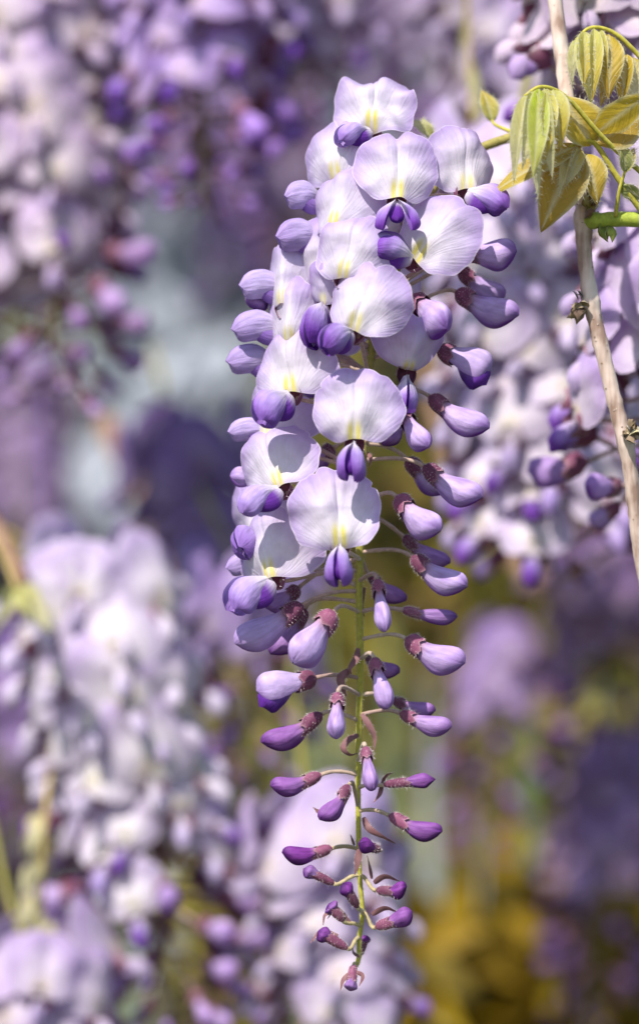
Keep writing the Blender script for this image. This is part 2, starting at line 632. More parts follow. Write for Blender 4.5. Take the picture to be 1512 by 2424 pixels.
def shrub(name, x, y, rx, ry, height, cols, n, leafL, leafW, label, cat, seed, stems=9, base=.05, group=None, shape=1.0):
    rng = random.Random(seed)
    t = thing(name, (x, y, 0), label, cat, group)
    sm = MB()
    tips = []
    for k in range(stems):
        a = rng.uniform(0, 6.28)
        rr = rng.uniform(.2, .95)
        top = Vector((rx * rr * math.cos(a), ry * rr * math.sin(a), height * rng.uniform(.65, .95)))
        p0 = Vector((top.x * .25, top.y * .25, -0.02))
        pts = smooth_path([p0, p0.lerp(top, .5) + Vector((rng.uniform(-.05, .05), rng.uniform(-.05, .05), 0)), top], 5)
        sm.tube(pts, [lerp(.014, .004, i / (len(pts) - 1)) for i in range(len(pts))], (0.16, .10, .06), 6)
    obj('stems', sm.mesh('stems', [M_STEM]), t)
    lm = MB()
    cl = [(rng.uniform(-1, 1), rng.uniform(-1, 1), rng.uniform(base, 1), rng.uniform(.3, 1)) for _ in range(60)]
    for k in range(n):
        c = rng.choice(cl)
        q = Vector((c[0], c[1], c[2])) + rnd_dir(rng) * rng.uniform(0, .28)
        rad = math.hypot(q.x, q.y)
        lim = (1.0 - .45 * max(0, q.z) ** 3) * shape + (1 - shape)
        if rad > lim or q.z > 1.02 or q.z < base * .5:
            q = Vector((q.x * .6, q.y * .6, min(max(q.z, base), 1)))
        p = Vector((q.x * rx, q.y * ry, q.z * height))
        d = (rnd_dir(rng) + Vector((0, -.2, -.25))).normalized()
        col = mix(rng.choice(cols), rng.choice(cols), rng.random())
        leaf_quad(lm, p, d, rnd_dir(rng) + Vector((0, -.5, .8)), leafL * rng.uniform(.6, 1.2), leafW * rng.uniform(.7, 1.2), col)
    tag(obj('leaves', lm.mesh('leaves', [M_FOLI]), t), kind='stuff')
    return t


# tall hedge right across the back, shade painted into its dark leaf colours
def hedge(x0, x1, y, dep, height, seed):
    rng = random.Random(seed)
    t = thing('hedge', ((x0 + x1) / 2, y, 0), 'tall hedge closing off the garden behind everything, deep shade put into its dark purple-brown leaf colour', 'hedge')
    sm = MB()
    k = x0 + .1
    while k < x1:
        top = Vector((k - (x0 + x1) / 2 + rng.uniform(-.1, .1), rng.uniform(.2, dep), height * rng.uniform(.8, .96)))
        p0 = Vector((k - (x0 + x1) / 2, dep * .6, -.02))
        sm.tube(smooth_path([p0, p0.lerp(top, .5) + Vector((rng.uniform(-.06, .06), 0, 0)), top], 5), .018, (.09, .055, .05), 6)
        k += rng.uniform(.15, .3)
    obj('stems', sm.mesh('stems', [M_STEM]), t)
    lm = MB()
    cols = [(.062, .034, .062), (.088, .048, .076), (.045, .028, .042), (.066, .046, .042), (.110, .064, .095)]  # very dark leaf colours stand in for the shade among the foliage
    for k in range(30000):
        x = rng.uniform(-(x1 - x0) / 2, (x1 - x0) / 2)
        z = rng.uniform(0.0, height)
        b = noise.noise(Vector((x * 3, z * 3, 1.7)))
        yy = dep * rng.random() ** 1.6 + .12 * b
        col = mix(rng.choice(cols), rng.choice(cols), rng.random())
        leaf_quad(lm, Vector((x, yy, z)), (rnd_dir(rng) + Vector((0, -.3, -.4))).normalized(), rnd_dir(rng) + Vector((0, -1, .4)), rng.uniform(.05, .085), rng.uniform(.03, .05), col)
    tag(obj('leaves', lm.mesh('leaves', [M_FOLI]), t), kind='stuff')


hedge(-2.4, 2.6, 2.6, .7, 2.9, 3)


def reeds(name, x, y, n, hmin, hmax, spread, cols, seed, label, width=.022):
    rng = random.Random(seed)
    t = thing(name, (x, y, 0), label, 'grass')
    for k in range(n):
        a = rng.uniform(0, 6.28)
        r = spread * math.sqrt(rng.random())
        h = rng.uniform(hmin, hmax)
        b = Vector((r * .45 * math.cos(a), r * .45 * math.sin(a), -.01))
        e = Vector((r * 1.15 * math.cos(a), r * 1.15 * math.sin(a), h))
        mid = b.lerp(e, .55) + Vector((0, 0, .12 * h))
        pts = smooth_path([b, mid, e], 7)
        mb = MB()
        sd = Vector((math.cos(a + 1.2 + rng.uniform(-.8, .8)), math.sin(a + 1.2), 0))
        c = mix(rng.choice(cols), rng.choice(cols), rng.random())
        rows = []
        for i, p in enumerate(pts):
            q = i / (len(pts) - 1)
            wd = width * rng.uniform(.95, 1.05) * (1 - q ** 3) * .5 + .0006
            nrm = sd.cross((e - b).normalized()).normalized()
            rows.append([(p - sd * wd, (0, q), c), (p - nrm * wd * .35, (.5, q), c), (p + sd * wd, (1, q), c)])
        mb.grid(rows)
        obj('blade', mb.mesh('blade', [M_FOLI]), t)
    return t


def gx(px, depth):
    return (px - 756) * S * (CAM_D + depth) / CAM_D


GREY = [(.36, .41, .36), (.26, .33, .20), (.46, .50, .48), (.17, .25, .08)]
reeds('reed_grass', gx(1050, .84), .84, 44, 1.34, 1.55, .11, GREY, 5, 'clump of tall grey-green strap leaves standing beside the yellow shrub', .024)
reeds('reed_grass', gx(480, 1.7), 1.7, 26, 1.0, 1.34, .16, GREY, 6, 'sparse clump of grey-green strap leaves left of the hanging flower cluster', .03)
OCH = [(.33, .21, .010), (.20, .12, .008), (.44, .30, .02), (.13, .08, .01), (.14, .12, .02)]
shrub('yellow_shrub', gx(1215, .74), .74, .095, .08, 1.385, OCH, 8000, .05, .022, 'low ochre-yellow leafed shrub standing below the grass clump', 'shrub', 11)
OLV = [(.20, .19, .035), (.28, .25, .04), (.12, .11, .03), (.16, .09, .05), (.36, .30, .05)]
shrub('olive_shrub', gx(1130, 1.9), 1.9, .30, .2, 1.86, OLV, 5200, .06, .03, 'tall olive-green shrub rising behind the grey-green grass', 'shrub', 12)
shrub('olive_shrub', gx(640, 1.5), 1.5, .10, .1, 1.42, OLV, 2200, .045, .022, 'small yellowish olive shrub behind the lower buds', 'shrub', 13)
PALE = [(.58, .63, .70), (.68, .72, .78), (.38, .41, .48)]
shrub('silver_shrub', gx(480, 2.0), 2.0, .13, .12, 1.98, PALE, 1100, .08, .05, 'slender silvery grey-leaved shrub in front of the dark hedge', 'shrub', 14, base=.78)
shrub('silver_shrub', gx(930, 2.05), 2.05, .12, .12, 2.22, PALE, 700, .08, .05, 'taller silvery grey-leaved shrub in front of the dark hedge', 'shrub', 15, base=.88)

# ------------------------------------------------------------------ background flower clusters
LIB_OPEN, LIB_BUD = [], []


def lib_open(seed, W=20.5, pale=0.0, dp=None):
    rng = random.Random(seed)
    mb = MB()
    dr = R(rng.uniform(40, 65))
    banner(mb, W, seed, fold=rng.uniform(.0, .35), reflex=rng.uniform(-.05, .25), rings=6, segs=24, m=0)
    wing(mb, 1, 8.5, dr, 0, H=2.5, B=1.8, seed=seed, ns=6, nt_=5, deep=rng.uniform(.0, .5) if dp is None else dp, pale=pale)
    wing(mb, -1, 8.5, dr, 0, H=2.5, B=1.8, seed=seed + 1, ns=6, nt_=5, deep=rng.uniform(.0, .5) if dp is None else dp, pale=pale)
    keel(mb, 7.4, dr, H=2.1, ns=5, seg=7, col0=mix(WINGP, WHITE, pale), col1=mix(PURP, WINGP, pale))
    calyx(mb, seed=seed, seg=10, rings=3, m=1, hair=0)
    mb.tube([(0, .0003, 0), (0, -.007, -.001), (0, -.017, -.0005)], [.0006, .0005, .0006], PEDI, 5, 1)
    return mb


def lib_bud(seed):
    rng = random.Random(seed)
    mb = MB()
    tone = rng.uniform(0, .9)
    bud_petals(mb, rng.uniform(13, 16), rng.uniform(6.5, 8.5), .2, seed, 8, 12, 0, tone * .32)
    calyx(mb, 5, .9, 2.5, seed=seed, seg=10, rings=3, m=1, hair=0)
    mb.tube([(0, .0003, 0), (0, -.006, .001), (0, -.015, -.0005)], [.0006, .0005, .0006], PEDI, 5, 1)
    return mb


for k in range(6):
    LIB_OPEN.append(lib_open(100 + k, (23.0, 20.5, 24.5, 20.0, 22.0, 25.5)[k], (.8, .6, .75, .2, .45, .85)[k]))
for k in range(2):
    LIB_OPEN.append(lib_open(120 + k, 17.0, 0.0, 1.0))
for k in range(6):
    LIB_BUD.append(lib_bud(200 + k))
MESH_OPEN = [b.mesh('flower', [M_PETAL, M_CAL]) for b in LIB_OPEN]
MESH_BUD = [b.mesh('bud', [M_PETAL, M_CAL]) for b in LIB_BUD]


def frame(f, roll=0.0, up=Vector((0, 0, 1))):
    f = f.normalized()
    u = up - f * up.dot(f)
    if u.length < 1e-3:
        u = Vector((0, 1, 0)) - f * f.y
    u.normalize()
    r = u.cross(f)
    u = u * math.cos(roll) + r * math.sin(roll)
    x = f.cross(u)
    return Matrix((x, f, u)).transposed()


def frame4(loc, f, roll=0.0, s=1.0):
    return Matrix.Translation(loc) @ frame(f, roll).to_4x4() @ Matrix.Scale(s, 4)


def raceme_layout(n, length, rng, lean, frac_open, size=1.0):
    """(is_open, matrix) for a hanging cluster whose axis starts at the origin and runs down"""
    out = []
    for k in range(n):
        q = (k + .5) / n
        ax = Vector((lean[0] * q, lean[1] * q, -length * q))
        a = k * 2.39996 + rng.uniform(-.35, .35)
        op = q < frac_open * rng.uniform(.85, 1.12)
        if op:
            el = R(rng.uniform(-12, 30))
            s = size * rng.uniform(.9, 1.08)
        else:
            el = R(rng.uniform(-50, 5))
            s = size * lerp(1.0, .42, sstep(frac_open, 1.05, q)) * rng.uniform(.9, 1.08)
        f = Vector((math.cos(a) * math.cos(el), math.sin(a) * math.cos(el), math.sin(el)))
        d = Vector((math.cos(a), math.sin(a), .1))
        loc = ax + d * (.0165 * s)
        out.append((op, frame4(loc, f, rng.uniform(-.35, .35), s), k))
    return out


def pick(k, n, frac, rng):
    return rng.choice((0, 2, 5, 1)) if k / n < frac * .7 else rng.choice((3, 4, 6, 7, 6))


HANG = {}


def bg_raceme(px, py, depth, length, n, label, lean=(0, 0), frac=.6, tint=(1, 1, 1), hang=None, seed=0, joined=False, size=1.0,
              limb=None, via=None, rot=0, group=None, open_col=None):
    rng = random.Random(seed)
    top = P(px, py, depth)
    t = thing('wisteria_raceme', top, label, 'flower cluster', group)
    rm = MB()
    ax = [Vector((lean[0] * q, lean[1] * q, -length * q)) for q in (0, .25, .5, .75, 1)]
    pre = []
    if limb:
        zt = EYE + .1829 * (CAM_D + depth) + .05 + .015 * rng.random()
        hp = Vector((top.x + rng.uniform(-.015, .015), top.y + .004, zt))
        HANG.setdefault(limb, []).append(hp)
        pre = [hp - top, (hp - top) * .5 + Vector((rng.uniform(-.006, .006), 0, 0))]
    elif via:
        pre = [P(*v) - top for v in via]
    pts = smooth_path(pre + ax, 5)
    m_ = len(pts) - 1
    rm.tube(pts, [lerp(.0013, .0006, i / m_) for i in range(m_ + 1)], RACH, 6)
    obj('rachis', rm.mesh('rachis', [M_STEM]), t)
    lay = raceme_layout(int(n * .72), length, rng, lean, frac, size * 1.2)
    tc = (*tint, 1)
    if not joined:
        for op, M, k in lay:
            o = obj('flower' if op else 'bud', MESH_OPEN[pick(k, n * .72, frac, rng)] if op else MESH_BUD[rng.randrange(6)], t, M)
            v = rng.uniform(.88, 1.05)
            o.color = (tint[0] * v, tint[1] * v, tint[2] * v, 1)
    else:
        big = MB()
        for op, M, k in lay:
            big.merge(LIB_OPEN[pick(k, n * .72, frac, rng)] if op else LIB_BUD[rng.randrange(6)], M)
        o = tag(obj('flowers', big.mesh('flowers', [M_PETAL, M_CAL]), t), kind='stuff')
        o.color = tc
    return t


# nearer clusters, each flower a part
bg_raceme(480, -190, .25, .100, 82, 'blurred lilac cluster with dark purple lower flowers, tip hanging beside the top flowers', (.000, 0), .62, (.86, .70, 1.0), seed=21, limb='mid')
bg_raceme(60, -260, .28, .180, 132, 'long mauve cluster with greyish petals hanging down the side of the dark hedge', (.012, 0), .78, (1.04, .97, .96), seed=22, limb='mid', size=1.1)
bg_raceme(215, 1400, .23, .160, 132, 'large whitish lilac cluster below the folded yellow-green leaf, tapering to pink buds', (.032, 0), .62, (1.08, 1.08, 1.04), seed=23,
          via=[(-60, 1140, .22), (20, 1280, .22), (110, 1360, .225)], size=1.1)
bg_raceme(735, 1985, .23, .095, 64, 'pale lilac cluster hanging behind the tip of the sharp cluster', (.016, 0), .8, (.95, .90, .95), seed=24, via=[(690, 1560, .28), (710, 1780, .25)])
bg_raceme(1215, 420, .18, .124, 100, 'pale lilac cluster between the sharp cluster and the woody branch, few buds at its tip', (.012, 0), .96, (1.07, 1.04, 1.05), size=1.08, seed=25,
          via=[(1260, 120, .15), (1225, 300, .145)])
bg_raceme(1440, -260, .065, .066, 46, 'pinkish white cluster behind the young leaves at the branch top', (.004, 0), .95, (1.03, .95, .93), seed=26, limb='near')
bg_raceme(1585, 380, .06, .100, 64, 'violet cluster mostly hidden behind the woody branch', (-.002, 0), .8, (.98, .90, 1.0), seed=27, via=[(1570, 120, .07), (1580, 260, .065)])
bg_raceme(1235, 1540, .60, .100, 52, 'violet cluster with shade put into its tint, hanging above the grey-green grass', (-.022, 0), .35, (.68, .54, .78), seed=28, via=[(1330, 1360, .62), (1270, 1460, .61)])  # violet tint darkened to stand in for shade
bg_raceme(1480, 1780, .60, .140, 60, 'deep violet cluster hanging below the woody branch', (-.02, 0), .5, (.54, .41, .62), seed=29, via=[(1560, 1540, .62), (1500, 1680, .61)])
bg_raceme(420, 1090, .40, .075, 40, 'violet cluster with shade put into its tint, in front of the dark hedge', (.028, 0), .7, (.48, .37, .60), seed=30, via=[(360, 820, .45), (400, 980, .42)])  # dark tint paints the dimmer light back here
bg_raceme(1180, -120, .32, .110, 60, 'greyish lilac cluster behind the flower with the shaded keel', (.006, 0), .9, (.86, .80, .86), seed=31, limb='mid')
bg_raceme(760, -260, .34, .085, 46, 'pale mauve cluster hanging above the topmost sharp flower', (-.012, 0), .85, (.92, .86, .92), seed=32, limb='mid')
bg_raceme(1400, 1330, .55, .085, 46, 'mauve cluster with shadow put into its tint, beyond the pale branch end', (.01, 0), .5, (.50, .36, .50), seed=36, via=[(1480, 1000, .6), (1430, 1200, .57)])  # the shadow is painted by darkening the tint
bg_raceme(575, 1390, .33, .075, 42, 'violet cluster partly covered by the lower left flowers of the sharp cluster', (.006, 0), .45, (.66, .56, .78), seed=33, via=[(470, 1150, .38), (540, 1290, .35)])
bg_raceme(90, 2300, .2, .06, 34, 'greyish lilac cluster under the cream-coloured shoot', (.006, 0), .9, (.84, .78, .84), seed=34, via=[(-30, 1900, .24), (20, 2120, .22)])

# far clusters
fr = random.Random(77)
far = [(330, -150, .75), (620, -60, .85), (1000, -150, .8), (860, 60, 1.0), (680, 240, 1.05), (1330, 420, .75), (1060, 260, .95), (180, 260, .9), (420, 140, 1.1),
       (1440, 800, .8), (560, 300, 1.2), (60, 900, 1.0), (1250, 700, 1.15), (1500, 1900, .9), (1380, 2050, .75), (60, 1560, .7), (740, 2060, .9)]
for i, (px, py, dp) in enumerate(far):
    grp = 'far-off hazy flower clusters'
    tn = fr.choice([(.58, .45, .66), (.70, .60, .74), (.46, .34, .54), (.52, .39, .64)])
    bg_raceme(px, py, dp, fr.uniform(.10, .15), 44, 'far-off wisteria cluster blurred in front of the dark hedge', (fr.uniform(-.01, .01), 0), fr.uniform(.5, .9), tn,
              seed=300 + i, joined=True, limb='far', group=grp)

# ------------------------------------------------------------------ the climbing vine that carries the background clusters
vine = thing('wisteria_vine', (.95, .55, 0), 'old brown wisteria vine, its limbs running above the flower clusters', 'vine')
vb = Vector(vine.location)
tm = MB()
tr = smooth_path([(0, 0, -.05), (.03, .02, .5), (-.04, -.02, 1.1), (.02, .03, 1.7), (0, 0, 2.05)], 8)
tm.tube(tr, [lerp(.045, .028, i / (len(tr) - 1)) for i in range(len(tr))], (1, 1, 1), 12, bump=.25)
obj('trunk', tm.mesh('trunk', [M_BARK2]), vine)
for nm, hz in HANG.items():
    hz = sorted(hz, key=lambda p: -p.x)
    lm = MB()
    pts = smooth_path([Vector((0, 0, 1.9)), Vector((-.1, (hz[0].y - vb.y) * .6, 2.0 if nm != 'near' else 1.9))] + [p - vb for p in hz] + [hz[-1] - vb + Vector((-.25, .02, .03))], 5)
    lm.tube(pts, [lerp(.012, .004, i / (len(pts) - 1)) for i in range(len(pts))], (1, 1, 1), 8, bump=.2)
    obj('limb', lm.mesh('limb', [M_BARK2]), vine)


def vine_shoot(pts, r0, r1, label, mat=M_BARK2, cat='branch'):
    w_ = [P(*p) for p in pts]
    t = thing('vine_shoot', w_[0], label, cat)
    mb = MB()
    sp = smooth_path([p - w_[0] for p in w_], 6)
    mb.tube(sp, [lerp(r0, r1, i / (len(sp) - 1)) for i in range(len(sp))], (1, 1, 1), 8, bump=.15)
    obj('stem', mb.mesh('stem', [mat]), t)
    return t


vine_shoot([(-420, 500, .2), (-160, 980, .2), (-40, 1200, .2), (40, 1350, .19), (60, 1440, .185)], .0040, .0026, 'brown twig leading down to the folded yellow-green leaf')
vine_shoot([(960, 700, .70), (1080, 1120, .62), (1180, 1270, .58), (1340, 1440, .54), (1640, 1640, .53)], .0042, .0042, 'tan twig slanting down behind the buds towards the woody branch')
vine_shoot([(250, 1000, .5), (400, 1330, .45), (500, 1620, .42), (570, 1860, .40)], .005, .003, 'orange-brown twig slanting down in shadow behind the large whitish cluster')

# ------------------------------------------------------------------ the woody branch with its young leaves
br_px = [(1285, -260, .012), (1318, 60, .008), (1336, 190, .006), (1362, 360, .002), (1376, 480, 0), (1381, 590, 0), (1400, 730, 0), (1436, 880, 0), (1478, 1050, 0),
         (1508, 1240, .002), (1532, 1400, .004), (1600, 1700, .01), (1720, 2300, .03)]
br_w = [P(*p) for p in br_px]
branch = thing('woody_branch', br_w[-1] + Vector((.10, .05, -1.45)), 'pale brown woody branch with knots and a leafy green side shoot', 'branch')
branch.location.z = 0
b0 = Vector(branch.location)
ends = [Vector((.09, .0, 1.15)) + (br_w[-1] - b0) * 0, Vector((.0, 0, -.03))]
sp = smooth_path([p - b0 for p in br_w] + [Vector((br_w[-1].x - b0.x + .04, .0, 1.1)), Vector((.02, .01, .5)), Vector((0, 0, -.03))], 14)
for p in sp:
    p.x += .0007 * noise.noise(Vector((p.z * 38, 0, 1)))
bm_ = MB()
nn = len(sp) - 1
rad = []
for i, p in enumerate(sp):
    q = PX(p + b0)[1]
    r = .0019 if q < 1500 else .0022
    for ky, ka in ((520, .25), (715, .16), (1050, .15), (330, .10), (700, .1)):
        r *= 1 + ka * math.exp(-((q - ky) / 28) ** 2)
    r *= 1 + .07 * noise.noise(Vector((q * .013, 0, 9))) + .05 * noise.noise(Vector((q * .05, 3, 9)))
    rad.append(r + (.004 * sstep(1500, 9000, q)))
bm_.tube(sp, rad, (1, 1, 1), 16, bump=.16)
obj('bark', bm_.mesh('bark', [M_BARK]), branch)
top_hang = br_w[0]


def scale_cluster(name, px, py, dp, n, size, cols, seed, out=Vector((-1, 0, 0)), spread=.9):
    """small dried bud with overlapping pointed scales"""
    rng = random.Random(seed)
    mb = MB()
    c = P(px, py, dp) - b0
    for k in range(n):
        d = (out + rnd_dir(rng) * spread).normalized()
        s = d.cross(rnd_dir(rng)).normalized()
        nrm = d.cross(s)
        L = size * rng.uniform(.6, 1.2)
        col = mix(rng.choice(cols), rng.choice(cols), rng.random())
        base = c + rnd_dir(rng) * size * .28
        rows = []
        for i in range(5):
            q = i / 4
            wd = L * .36 * math.sin(math.pi * min(1, q * .8 + .2)) * (1 - q ** 4) + L * .01
            cc = base + d * L * q + nrm * L * .25 * math.sin(q * 2.2)
            rows.append([(cc - s * wd, (0, q), col), (cc + nrm * wd * .5, (.5, q), col), (cc + s * wd, (1, q), col)])
        mb.grid(rows)
    return obj(name, mb.mesh(name, [M_STEM]), branch)


lent = MB()
lr = random.Random(31)
for k in range(70):
    i = lr.randrange(8, 150)
    if i >= len(sp) - 1:
        continue
    p, t = sp[i].lerp(sp[i + 1], lr.random()), (sp[i + 1] - sp[i]).normalized()
    a = lr.uniform(-2.6, .4)
    d = Vector((math.cos(a), math.sin(a), 0))
    d = (d - t * d.dot(t)).normalized()
    q = p + d * rad[i] * .97
    e = t.cross(d) * lr.uniform(.0002, .00045)
    g = t * lr.uniform(.0001, .0002)
    cc = lr.choice([(.20, .12, .08), (.62, .52, .42), (.30, .2, .13)])
    ids = [lent.vert(q - e, (0, 0), cc), lent.vert(q - g, (0, 0), cc), lent.vert(q + e, (0, 0), cc), lent.vert(q + g, (0, 0), cc), lent.vert(q + d * .00022, (0, 0), cc)]
    for j in range(4):
        lent.face((ids[j], ids[(j + 1) % 4], ids[4]))
tag(obj('lenticels', lent.mesh('lenticels', [M_STEM]), branch), kind='stuff')
BRN = [(.16, .10, .06), (.30, .22, .14), (.10, .06, .04), (.42, .34, .20)]
scale_cluster('dormant_bud', 1376, 728, -.002, 16, .0036, BRN, 1, Vector((-.6, -.4, -.5)))
scale_cluster('dormant_bud', 1372, 704, -.001, 3, .003, [(.13, .09, .08)], 4, Vector((-.9, -.2, .5)), .3)
scale_cluster('dormant_bud', 1488, 1022, -.003, 18, .0042, BRN + [(.5, .45, .25)], 2, Vector((.5, -.6, -.1)))
scale_cluster('bud_scale', 1392, 500, -.002, 9, .005, [(.14, .07, .04), (.24, .14, .08), (.30, .3, .08)], 3, Vector((.3, -.4, .6)))
scale_cluster('bud_scale', 1432, 530, -.002, 4, .0045, [(.30, .32, .05), (.22, .26, .05)], 5, Vector((.15, -.3, -.9)), .25)

shm = MB()
shp = smooth_path([P(1380, 522, 0) - b0, P(1415, 522, -.002) - b0, P(1470, 519, -.002) - b0, P(1570, 520, 0) - b0, P(1720, 505, .02) - b0], 6)
shm.tube(shp, [.0022] * 6 + [.0019] * (len(shp) - 6), (.30, .36, .045), 12, bump=.12)
hp_rng = random.Random(5)
obj('green_shoot', shm.mesh('green_shoot', [M_STEM]), branch)

LGREEN = (.58, .57, .16)
LYEL = (.60, .45, .05)
LBRONZE = (.47, .32, .05)
LPALE = (.70, .67, .42)


def leaflet(mb, p0, p1, width, turn, fold, sag, cA, cB, seed, hair=True, ns=16, nt_=8, m=0, face=Vector((0, -1, 0)), point=1.35):
    rng = random.Random(seed)
    ax = (p1 - p0)
    L = ax.length
    a = ax.normalized()
    n0 = (face - a * face.dot(a)).normalized()
    s0 = a.cross(n0)
    n = n0 * math.cos(turn) + s0 * math.sin(turn)
    s = a.cross(n)
    rows = []
    hp = []
    for i in range(ns + 1):
        q = i / ns
        c0 = p0 + ax * q + sag * (4 * q * (1 - q))
        wd = width * .5 * (math.sin(math.pi * q ** .8) ** .8 if 0 < q < 1 else 0) * (1 - q ** 3 * (.35 if point > 1.2 else 0)) + L * .004
        row = []
        for j in range(nt_ + 1):
            t = -1 + 2 * j / nt_
            wv = .06 * width * noise.noise(Vector((q * 5 + seed, t * 2, 0.3)))
            lat = abs(t) * wd
            p = c0 + s * (math.copysign(lat * math.cos(fold), t)) + n * (lat * math.sin(fold) + wv * abs(t)) - n * .10 * width * abs(t) ** 2 * math.cos(fold)
            c = mix(cA, cB, q + .25 * noise.noise(Vector((q * 4, t * 3, seed))))
            c = mix(c, LPALE, .75 * sstep(.84, 1, abs(t)) + .65 * math.exp(-(t / .09) ** 2))
            row.append((p, (q * 1.6 + abs(t) * .5 + seed * .13, t * .15), c))
            if hair and abs(t) > .99 and i > 0:
                for _ in range(3):
                    hp.append((p + ax * rng.uniform(-.5, .5) / ns, s * math.copysign(1, t) + a * .8))
            elif hair and rng.random() < .22:
                hp.append((p, n + a * .9))
        rows.append(row)
    mb.grid(rows, m)
    if hp:
        mb.hairs(hp, .0013, .00006, (.74, .72, .56), rng, m)


def compound_leaf(label, stem_px, stem_r, leaflets, seed, parent=branch, hair=True):
    """stem_px: petiole path (x, y, depth); leaflets: (x0,y0,d0, x1,y1,d1, width, turn, fold, colourA, colourB)"""
    o0 = P(*stem_px[0]) - (b0 if parent else Vector())
    mb = MB()
    sp_ = smooth_path([P(*q) - b0 - o0 for q in stem_px], 6)
    k = len(sp_) - 1
    mb.tube(sp_, [lerp(stem_r, stem_r * .6, i / k) for i in range(k + 1)], (.42, .38, .05), 7)
    lf = obj('leaf', mb.mesh('leaf', [M_STEM]), parent, Matrix.Translation(o0))
    lf['label'] = label
    for i, (x0, y0, d0, x1, y1, d1, wd, turn, fold, ca, cb) in enumerate(leaflets):
        m2 = MB()
        p0 = P(x0, y0, d0) - b0 - o0
        p1 = P(x1, y1, d1) - b0 - o0
        L = (p1 - p0).length
        leaflet(m2, p0, p1, wd * 1.3 * S, R(turn * .7), R(fold), Vector((0, -.10 * L, .02 * L)), ca, cb, seed + i, hair)
        obj('leaflet', m2.mesh('leaflet', [M_LEAF]), lf)
    return lf


G, Y, B_ = LGREEN, LYEL, LBRONZE
compound_leaf('drooping young leaf of silky folded leaflets at the branch top', [(1560, 330, .004), (1530, 170, .0), (1485, 105, -.002), (1440, 72, -.003), (1395, 66, -.004), (1362, 95, -.004)], .0007, [
    (1362, 92, -.004, 1352, 205, -.004, 30, 50, 45, G, LPALE),
    (1380, 72, -.004, 1382, 205, -.009, 44, -30, 40, G, Y),
    (1376, 74, -.004, 1398, 248, -.006, 46, 35, 35, G, G),
    (1404, 66, -.004, 1402, 236, -.010, 42, -20, 50, G, Y),
    (1418, 68, -.003, 1424, 225, -.006, 44, 40, 35, G, B_),
    (1440, 80, -.003, 1440, 232, -.008, 58, -15, 25, Y, B_),
    (1452, 88, -.003, 1420, 255, -.001, 40, 20, 30, B_, B_),
    (1484, 128, -.002, 1468, 252, -.004, 48, 30, 40, Y, B_),
    (1500, 135, -.002, 1500, 262, -.003, 62, -25, 20, Y, LPALE)], 400)
compound_leaf('drooping young leaf of slender silky leaflets beside the upper right flower', [(1530, 420, -.004), (1430, 330, -.010), (1355, 245, -.014), (1315, 214, -.016), (1275, 206, -.018), (1240, 228, -.018)], .0007, [
    (1245, 222, -.018, 1214, 432, -.020, 46, 40, 50, G, LPALE),
    (1258, 212, -.018, 1236, 400, -.024, 44, -30, 45, G, LPALE),
    (1262, 210, -.018, 1272, 472, -.022, 48, 25, 50, G, LPALE),
    (1275, 207, -.018, 1262, 420, -.026, 46, -10, 25, (.42, .52, .03), G),
    (1286, 208, -.018, 1306, 425, -.022, 44, 35, 45, G, LPALE),
    (1296, 208, -.017, 1290, 380, -.024, 42, -25, 40, G, Y),
    (1308, 211, -.017, 1326, 350, -.020, 56, 10, 30, G, Y),
    (1318, 216, -.016, 1318, 300, -.014, 46, -40, 35, Y, Y)], 430)
compound_leaf('bronze-yellow young leaf with spread leaflets on a slanting stalk', [(1535, 520, -.002), (1512, 492, -.004), (1460, 420, -.006), (1405, 338, -.008), (1365, 342, -.009), (1345, 352, -.010)], .0009, [
    (1408, 318, -.008, 1540, 222, -.014, 78, 62, 12, LYEL, LYEL),
    (1408, 336, -.008, 1525, 275, -.002, 92, -30, 14, LBRONZE, LBRONZE),
    (1398, 345, -.008, 1322, 224, -.010, 100, 25, 30, LYEL, LYEL),
    (1376, 340, -.009, 1156, 462, -.012, 60, 58, 18, LBRONZE, LYEL),
    (1368, 352, -.009, 1279, 548, -.010, 92, 10, 14, LBRONZE, LBRONZE),
    (1352, 352, -.010, 1322, 462, -.016, 30, 45, 50, LYEL, LPALE),
    (1372, 350, -.009, 1340, 440, -.015, 34, -35, 45, LYEL, LPALE),
    (1384, 362, -.008, 1414, 484, -.010, 66, -20, 28, LYEL, LBRONZE)], 460)
compound_leaf('tiny grey-green leaf bud on a short upright stalk', [(1456, 512, -.004), (1464, 455, -.006), (1478, 405, -.007)], .0006, [
    (1478, 408, -.007, 1474, 335, -.008, 34, 20, 40, (.30, .36, .16), G),
    (1480, 408, -.007, 1500, 350, -.006, 30, -30, 40, G, Y),
    (1468, 440, -.006, 1522, 475, -.004, 34, 50, 25, (.30, .34, .10), (.26, .30, .08))], 490)
compound_leaf('small green leaf tip showing between the upper flowers', [(1260, 330, .012), (1180, 300, .016), (1163, 285, .018)], .0006, [
    (1165, 290, .018, 1140, 212, .020, 46, 20, 40, G, Y)], 500)
compound_leaf('small green leaf tip behind the topmost flowers', [(1130, 345, .016), (1060, 345, .014), (1025, 330, .012)], .0006, [
    (1030, 335, .012, 962, 282, .010, 36, 60, 35, G, LPALE), (1020, 330, .012, 1000, 280, .014, 24, 10, 35, G, G)], 510)


